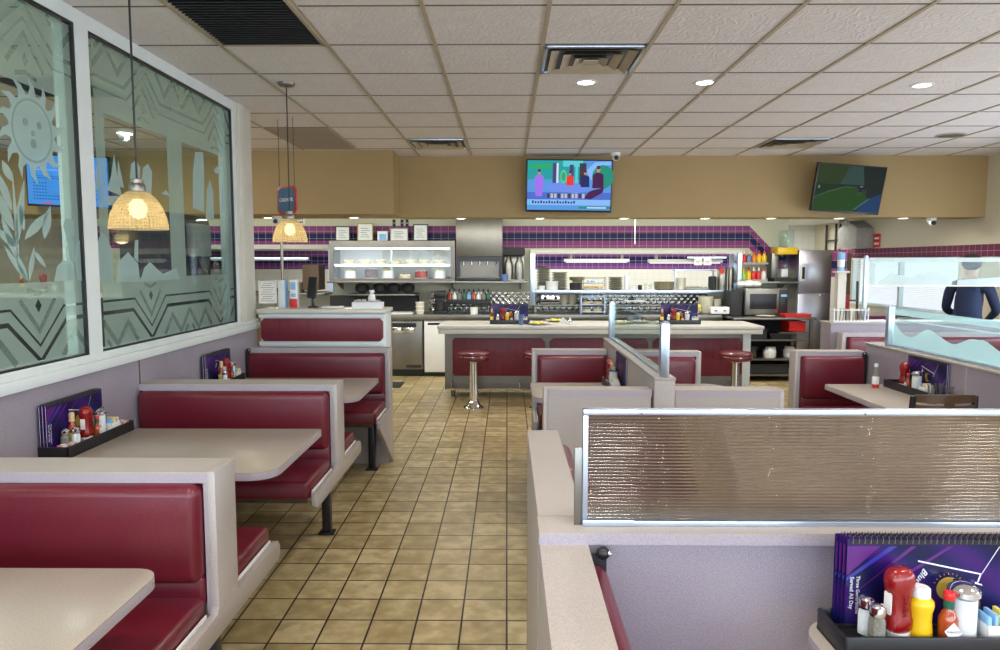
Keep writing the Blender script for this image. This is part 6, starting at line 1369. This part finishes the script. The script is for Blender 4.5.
def news(P, R):
    R(sc_('lightblue', (0.10, 0.32, 0.75)), 0, 1, 0, 1, 0); R(sc_('teal', (0.02, 0.35, 0.36)), 0, 0.68, 0.62, 1, 1); R(sc_('greenish', (0.03, 0.40, 0.15)), 0.02, 0.30, 0.84, 0.93, 2); R(sc_('aqua', (0.10, 0.62, 0.68)), 0.42, 0.66, 0.88, 1.0, 2)
    R(sc_('purpledark', (0.07, 0.06, 0.20)), 0.30, 0.36, 0.55, 0.95, 3); R(sc_('white', (0.65, 0.75, 0.85)), 0.345, 0.37, 0.55, 0.95, 4); R(sc_('purpledark', (0, 0, 0)), 0.50, 0.55, 0.6, 0.92, 3); R(sc_('aqua', (0, 0, 0)), 0.57, 0.60, 0.55, 0.92, 3); R(sc_('brown', (0.06, 0.04, 0.06)), 0.62, 0.70, 0.52, 0.95, 3)
    circ = lambda u, v, a, b: [(u+a*math.cos(i*PI/8), v+b*math.sin(i*PI/8)) for i in range(16)]
    P(sc_('palegreen', (0.12, 0.55, 0.35)), circ(0.43, 0.68, 0.04, 0.14), 4); P(sc_('greenish', (0, 0, 0)), circ(0.43, 0.68, 0.025, 0.09), 5); P(sc_('emerald', (0.02, 0.28, 0.20)), circ(0.90, 0.68, 0.13, 0.24), 3)
    P(sc_('sky', (0.25, 0.50, 0.95)), [(0.70, 0.80), (0.80, 0.97), (0.99, 0.99), (0.99, 0.92), (0.85, 0.9), (0.76, 0.6)], 2)
    P(sc_('desk', (0.16, 0.28, 0.85)), [(0.24, 0.40), (0.24, 0.52), (0.74, 0.52), (0.76, 0.42), (0.6, 0.34)], 4); R(sc_('floorblue', (0.08, 0.16, 0.6)), 0, 1, 0.20, 0.36, 1)
    def person(u, v, c, sc2, k=6):
        P(sc_(c, (0, 0, 0)), [(u-0.055*sc2, v-0.20*sc2), (u+0.055*sc2, v-0.20*sc2), (u+0.05*sc2, v+0.02), (u+0.02*sc2, v+0.05*sc2), (u-0.02*sc2, v+0.05*sc2), (u-0.05*sc2, v+0.02)], k); P(sc_('face', (0.55, 0.28, 0.22)), circ(u, v+0.10*sc2, 0.018*sc2, 0.045*sc2), k+1); P(sc_('brown', (0, 0, 0)), circ(u, v+0.135*sc2, 0.020*sc2, 0.03*sc2), k+2)
    sc_('violet', (0.35, 0.18, 0.85)); sc_('redtop', (0.80, 0.05, 0.03)); sc_('navy', (0.02, 0.03, 0.14)); sc_('maroon', (0.07, 0.015, 0.08))
    person(0.14, 0.66, 'violet', 1.0); P(sc_('violet', (0, 0, 0)), [(0.10, 0.28), (0.18, 0.28), (0.19, 0.5), (0.09, 0.5)], 6); person(0.51, 0.66, 'redtop', 0.8); person(0.69, 0.66, 'navy', 0.95); person(0.845, 0.70, 'maroon', 1.25)
    P(sc_('maroon', (0, 0, 0)), [(0.68, 0.24), (0.74, 0.38), (0.80, 0.42), (0.92, 0.46), (0.90, 0.36), (0.80, 0.26), (0.76, 0.22)], 7)
    for k in range(11): u = 0.24+0.042*k; R(sc_('caption', (0.55, 0.55, 0.45)) if k % 3 else sc_('brown', (0, 0, 0)), u, u+0.028, 0.245, 0.335, 8)
    R(sc_('sky', (0, 0, 0)), 0, 1, 0.10, 0.215, 3); R(sc_('aqua', (0, 0, 0)), 0.02, 0.04, 0.1, 0.2, 4)
    for k in range(16): u = 0.06+0.033*k; R(sc_('navy', (0, 0, 0)), u, u+0.02, 0.135, 0.175 if k % 3 else 0.19, 5)
    R(sc_('lightblue', (0, 0, 0)), 0, 1, 0, 0.10, 3); R(sc_('emerald', (0, 0, 0)), 0.62, 1, 0.03, 0.075, 4); R(sc_('white', (0, 0, 0)), 0.72, 0.95, 0.04, 0.065, 5)
xm, zm = at(569, 186, 8.13); tv('bright television showing a news studio on the tan beam', (xm, 8.12, zm), 0.955, 0.575, (0.10, 0.012), 0, news)
def golf(P, R):
    g1, g2, g3, g4 = sc_('fairway', (0.03, 0.12, 0.012), 0.42), sc_('rough', (0.05, 0.085, 0.02), 0.42), sc_('treeline', (0.018, 0.035, 0.028), 0.42), sc_('haze', (0.06, 0.13, 0.11), 0.42)
    R(g3, 0, 1, 0, 1, 0); P(g2, [(0, 0.55), (0.35, 0.58), (0.5, 1), (0, 1)], 1); P(g4, [(0.35, 0.58), (0.45, 1), (0.66, 1), (0.72, 0.6)], 1); P(g1, [(0, 0), (0.62, 0), (0.8, 0.30), (0.72, 0.5), (0.45, 0.54), (0.2, 0.42), (0, 0.28)], 2); P(sc_('dimgreen', (0.015, 0.06, 0.015), 0.42), [(0, 0.28), (0.2, 0.42), (0.40, 0.53), (0, 0.60)], 2)
    P(sc_('pathline', (0.12, 0.22, 0.12), 0.42), [(0, 0.25), (0.2, 0.40), (0.45, 0.53), (0.62, 0.53), (0.62, 0.545), (0.44, 0.545), (0.19, 0.42), (0, 0.27)], 3); P(sc_('bluewater', (0.02, 0.09, 0.26), 0.42), [(0.66, 0.0), (1, 0), (1, 0.44), (0.84, 0.32)], 3); P(sc_('brightpath', (0.10, 0.24, 0.28), 0.42), [(0.60, 0.03), (0.66, 0.05), (0.85, 0.31), (0.81, 0.31)], 4)
    P(sc_('golfer', (0.015, 0.02, 0.10), 0.42), [(0.655, 0.44), (0.70, 0.44), (0.705, 0.53), (0.68, 0.56), (0.65, 0.52)], 5); R(sc_('ball_white', (0.4, 0.45, 0.55), 0.42), 0.66, 0.70, 0.55, 0.575, 6); R(sc_('ball_white', (0, 0, 0)), 0.035, 0.06, 0.47, 0.53, 5)
    for u, v in ((0.645, 0.36), (0.68, 0.35), (0.75, 0.42)): R(sc_('pathline', (0, 0, 0)), u, u+0.008, v, v+0.08, 5)
xm, zm = at(849, 189, 8.0); tv('dark television showing a green golf course, tilted on the tan beam', (xm, 8.0, zm), 0.79, 0.52, (0.16, 0.06), 0.10, golf)
def menuscreen(P, R):
    R(sc_('boardblue', (0.07, 0.32, 0.88)), 0, 1, 0, 1, 0); R(sc_('boardline', (0.03, 0.12, 0.40)), 0.08, 0.95, 0.53, 0.545, 1); R(sc_('boardline', (0, 0, 0)), 0.08, 0.95, 0.575, 0.585, 1); R(sc_('boardred', (0.7, 0.1, 0.2)), 0.18, 0.30, 0.012, 0.045, 1); R(sc_('boardlight', (0.35, 0.6, 1.0)), 0.08, 0.95, 0.7, 0.715, 1)
    for r_ in range(6):
        for k in range(5 if r_ > 1 else 22):
            u = 0.07+0.036*k; R(sc_('boardline', (0, 0, 0)), u, u+0.022, 0.10+0.065*r_, 0.125+0.065*r_, 1)
    for r_ in range(4):
        for k in range(4): u = 0.80+0.036*k; R(sc_('boardline', (0, 0, 0)), u, u+0.022, 0.15+0.08*r_, 0.18+0.08*r_, 1)
xm, zm = at(71, 182, 7.72); tv('bright blue information screen beyond the etched sun', (xm, 7.66, zm), 0.88, 0.545, (0.08, 0.05), 0, menuscreen)

# ------------------------------------------------------------------ CEILING FITTINGS
def slot_grille(label, x0, x1, y0, y1, n, m='black'):
    t = thing('return_grille', label, 'vent', ((x0+x1)/2, (y0+y1)/2, CZ)); a, b_ = (x1-x0)/2, (y1-y0)/2
    f = MB(); w_ = 0.025
    for q in ((-a, a, -b_, -b_+w_), (-a, a, b_-w_, b_), (-a, -a+w_, -b_, b_), (a-w_, a, -b_, b_)): f.box('grid', *q, -0.012, 0.0, bev=0.002)
    f.build('frame', t); MB().box('black', -a+w_, a-w_, -b_+w_, b_-w_, -0.003, -0.001).build('backing', t, smooth=False)
    s = MB()
    for k in range(n): y = -b_+w_+(2*b_-2*w_)*(k+0.5)/n; s.box('ventgrey', -a+w_, a-w_, -0.010, 0.010, -0.001, 0.001, mtx=Matrix.Translation((0, y, -0.009)) @ Matrix.Rotation(0.7, 4, 'X'))
    s.build('louvres', t, smooth=False); return t
slot_grille('large black louvred return grille in the ceiling above the left aisle', -1.57, -0.99, 3.10, 4.07, 26)
def perf():
    x0, x1, y0, y1 = -2.16, -1.58, 6.51, 7.71; t = thing('perforated_grille', 'perforated grey ceiling panel near the hanging cashier sign', 'vent', ((x0+x1)/2, (y0+y1)/2, CZ))
    MB().box('greymetal', -0.28, 0.28, -0.59, 0.59, -0.006, -0.001).build('panel', t, smooth=False); h = MB()
    for i in range(20): h.box('grid', -0.28+0.028*i, -0.268+0.028*i, -0.59, 0.59, -0.010, -0.006)
    for j in range(42): h.box('grid', -0.28, 0.28, -0.59+0.028*j, -0.578+0.028*j, -0.010, -0.006)
    h.build('mesh', t, smooth=False)
perf()
def diffuser(label, x0, y0, sx_=0.565, sy_=0.58):
    t = thing('ceiling_diffuser', label, 'vent', (x0+sx_/2, y0+sy_/2, CZ)); a, b_ = sx_/2, sy_/2
    f = MB(); f.box('alu', -a, a, -b_, -b_+0.035, -0.012, 0, bev=0.002); f.box('alu', -a, a, b_-0.035, b_, -0.012, 0, bev=0.002); f.box('alu', -a, -a+0.02, -b_, b_, -0.012, 0, bev=0.002); f.box('alu', a-0.02, a, -b_, b_, -0.012, 0, bev=0.002); f.build('frame', t)
    MB().box('black', -a+0.02, a-0.02, -b_+0.035, b_-0.035, -0.002, -0.001).build('backing', t, smooth=False)
    for k, q in enumerate((0.86, 0.60, 0.34)):
        c = bmesh.new(); o_, i_ = (a*q, b_*q), (a*(q-0.17), b_*(q-0.17)); A = [c.verts.new((sx2*o_[0], sy2*o_[1], -0.022)) for sx2, sy2 in ((-1, -1), (1, -1), (1, 1), (-1, 1))]; B = [c.verts.new((sx2*i_[0], sy2*i_[1], -0.004)) for sx2, sy2 in ((-1, -1), (1, -1), (1, 1), (-1, 1))]
        for i in range(4): c.faces.new((A[i], A[(i+1) % 4], B[(i+1) % 4], B[i]))
        MB().add(c, 'grid').build('cone', t, smooth=False)
    MB().box('grid', -a*0.16, a*0.16, -b_*0.16, b_*0.16, -0.022, -0.016).build('centre_plate', t, smooth=False)
diffuser('square ceiling diffuser beside the brightest downlight', 0.207, 4.09); diffuser('far square ceiling diffuser above the pastry case', -0.975, 7.115); diffuser('far square ceiling diffuser towards the golf television', 2.57, 7.115)
def downlight(label, x, y, z, r, m='lamp', grp=None):
    t = thing('downlight', label, 'light', (x, y, z), 0, grp); MB().lathe('wplast', [(r*1.35, 0), (r*1.35, -0.004), (r, -0.006), (r, -0.001)], n=24).build('trim_ring', t); MB().lathe(m, [(0, -0.0045), (r, -0.0045), (r, -0.002), (0, -0.002)], n=24).build('lens', t); return t
LD = []
def spot(x, y, z, e, size=0.1, col=(1, 0.95, 0.88), spread=PI):
    l = bpy.data.lights.new('lamp', 'AREA'); l.energy = e; l.size = size; l.color = col; l.shape = 'DISK'; l.spread = spread; o = bpy.data.objects.new('lamp_light', l); COL.objects.link(o); o.location = (x, y, z); return o
for lb, x, y in (('round downlight in the ceiling next to the square diffuser', 0.523, 4.92), ('round downlight in the ceiling between the other two', 1.313, 4.93), ('round downlight in the ceiling farthest to the right', 2.80, 5.02)):
    downlight(lb, x, y, CZ, 0.055); spot(x, y, CZ-0.02, 14)
for k, px in enumerate((268, 354, 461, 540, 624, 705, 771, 839, 903)):
    x, _ = at(px, 219.5, 8.45); zb = 2.115 if px < 401 else 2.105
    downlight('small round downlight under the tan beam, %s from the left' % ('first', 'second', 'third', 'fourth', 'fifth', 'sixth', 'seventh', 'eighth', 'last')[k], x, 8.45, zb, 0.05); spot(x, 8.45, zb-0.02, 7)
t = thing('ceiling_speaker', 'round white speaker in the ceiling near the golf television', 'speaker', (4.17, 6.96, CZ)); MB().lathe('grid', [(0.13, 0), (0.13, -0.008), (0.115, -0.01), (0.115, -0.004)], n=28).build('rim', t); MB().lathe('groove', [(0, -0.006), (0.115, -0.006), (0.115, -0.003), (0, -0.003)], n=28).build('grille', t)
def camera_dome(label, loc, r=0.05):
    t = thing('security_camera', label, 'camera', loc); MB().lathe('wplast', [(0, 0), (r*1.1, 0), (r*1.1, -0.025), (r*0.9, -0.035), (0, -0.035)], n=20).build('mount', t); MB().ball('wplast', (0, -0.01, -0.05), r*0.8).build('ball', t); MB().lathe('black', [(0, 0), (0.026, 0), (0.026, 0.014), (0, 0.016)], n=14, mtx=Matrix.Translation((0, -0.01-r*0.70, -0.06)) @ Matrix.Rotation(PI/2, 4, 'X')).build('lens', t)
camera_dome('white security camera under the ceiling beside the news television', (1.19, 8.05, CZ)); x, z = at(926, 224, 8.5); camera_dome('white security camera under the tan beam at the far right', (x, 8.4, 2.105), 0.05); camera_dome('white security camera on the ceiling beyond the etched glass', (-3.5, 6.7, CZ), 0.06)
camera_dome('white security camera under the tan beam near the cashier sign', (at(277, 226, 8.2)[0], 8.2, 2.115), 0.05)
slot_grille('dark grille in the ceiling beyond the etched glass', -3.35, -2.77, 4.7, 5.28, 16)
rod = MB().tube('wplast', [(at(635, 230, 9.0)[0], 9.0, 2.24), (at(635, 230, 9.0)[0], 9.0, 1.82)], 0.006, 6).build('hanging_rod'); tag(rod, 'thin white rod hanging in front of the striped tiles', 'rod')

# pendants
def pendant():
    t = thing('pendant_lamp', '', 'lamp'); Hd = CZ-1.735
    MB().lathe('shade', [(0.115, 0.0), (0.114, 0.02), (0.107, 0.055), (0.091, 0.098), (0.068, 0.132), (0.042, 0.154), (0.026, 0.160)], n=48).build('shade', t)
    MB().lathe('steel', [(0, 0.150), (0.030, 0.150), (0.034, 0.165), (0.030, 0.185), (0.026, 0.19), (0.026, 0.205), (0.010, 0.21), (0, 0.21)], n=20).build('socket_cap', t); MB().ball('bulb', (0, 0, 0.085), 0.036, (1, 1, 1.2)).build('bulb', t)
    MB().tube('black', [(0, 0, 0.2), (0, 0, Hd-0.015)], 0.0045, 6).build('cord', t); MB().lathe('steel', [(0, Hd-0.022), (0.05, Hd-0.018), (0.058, Hd-0.004), (0.058, Hd), (0, Hd)], n=20).build('canopy', t); return t
PEND = First(pendant)
for (x, y), lb in (((-1.535, 3.02), 'amber ribbed glass pendant lamp hanging over the table below the etched glass'), ((-1.475, 4.93), 'amber ribbed glass pendant lamp hanging in front of the cashier sign')):
    PEND.put((x, y, 1.735), 0, lb); l = bpy.data.lights.new('pendant_bulb', 'POINT'); l.energy = 1.1; l.color = (1, 0.8, 0.45); l.shadow_soft_size = 0.04; o = bpy.data.objects.new('pendant_light', l); COL.objects.link(o); o.location = (x, y, 1.76)

# ------------------------------------------------------------------ pieces that belong to a part of their thing
SUB = {'handle': 'door', 'handle_slot': 'door', 'badge': 'door', 'door_window': 'door', 'display': 'control_panel', 'jug_handle': 'jug', 'edge_band': 'table_top', 'embossed_letters': 'bottle_body', 'label': 'bottle_body', 'diamond_label': 'bottle_body', 'neck_foil': 'bottle_body', 'cover_art': 'cover', 'pour_flap': 'lid', 'seat_ring': 'seat', 'lettering': 'panel', 'blue_print': 'body', 'printed_lines': 'sheet', 'lock': 'lower_door', 'base_flange': 'column', 'contents': 'glass_body', 'drip_tray': 'body', 'tap': 'body', 'dial': 'body', 'slot': 'body', 'lever': 'body'}
for o in [o for o in bpy.data.objects if o.parent is None and o.type == 'EMPTY']:
    kids = {}
    for ch in o.children: kids.setdefault(ch.name.split('.')[0], ch)
    for ch in list(o.children):
        k = SUB.get(ch.name.split('.')[0])
        if k and k in kids: ch.parent = kids[k]
# ------------------------------------------------------------------ LIGHT AND CAMERA
wd = bpy.data.worlds.new('World'); S.world = wd; wd.use_nodes = True; bg = wd.node_tree.nodes['Background']
sky = wd.node_tree.nodes.new('ShaderNodeTexSky'); sky.sky_type = 'HOSEK_WILKIE'; sky.sun_direction = (0.3, -0.5, 0.8); sky.turbidity = 4
wd.node_tree.links.new(sky.outputs[0], bg.inputs[0]); bg.inputs[1].default_value = 8.0
def area(name, loc, rot, sx_, sy_, e, col):
    l = bpy.data.lights.new(name, 'AREA'); l.shape = 'RECTANGLE'; l.size = sx_; l.size_y = sy_; l.energy = e; l.color = col; o = bpy.data.objects.new(name, l); COL.objects.link(o); o.location = loc; o.rotation_euler = rot; return o
DAY = (0.72, 0.83, 1.0)
area('daylight_front', (-0.4, -3.2, 1.72), (PI/2, 0, 0), 11.4, 1.6, 320, DAY)
area('daylight_side', (W1-0.06, 2.4, 1.32), (PI/2, 0, PI/2), 9.6, 0.66, 175, DAY)
area('kitchen_tubes', (1.2, 11.7, 2.2), (0, 0, 0), 8, 0.4, 125, (0.95, 1, 0.97))
area('counter_fill', (-0.6, 9.0, 2.2), (0.62, 0, 0), 9.5, 0.25, 88, (0.98, 1, 0.90))  # unseen area lamp, added and tilted to brighten the striped back wall
for x in (-5.0, -3.2, -0.98, 0.5, 2.3, 4.1):
    for y in (-1.2, 1.4): spot(x, y, CZ-0.02, 16, 0.3)
for x in (-5.2, -3.4): spot(x, 3.2, CZ-0.02, 10, 0.3); spot(x, 5.0, CZ-0.02, 10, 0.3); spot(x, 6.6, CZ-0.02, 14, 0.3)  # unseen lamps added to brighten the dark room beyond the etched glass
for x in (3.9, 4.9): spot(x, 6.2, CZ-0.02, 12, 0.3)
cam = bpy.data.cameras.new('Camera'); cam.sensor_width = 36; cam.lens = 36*F/1000; cam.clip_start = 0.05
co = bpy.data.objects.new('Camera', cam); COL.objects.link(co); co.location = (0, 0, EYE); co.rotation_euler = (PI/2-TH, 0, YAW); S.camera = co
S.cycles.sample_clamp_indirect = 4.0
S.view_settings.view_transform = 'Standard'; S.view_settings.look = 'None'; S.view_settings.gamma = 1; S.view_settings.use_curve_mapping = False; S.view_settings.exposure = 0.0
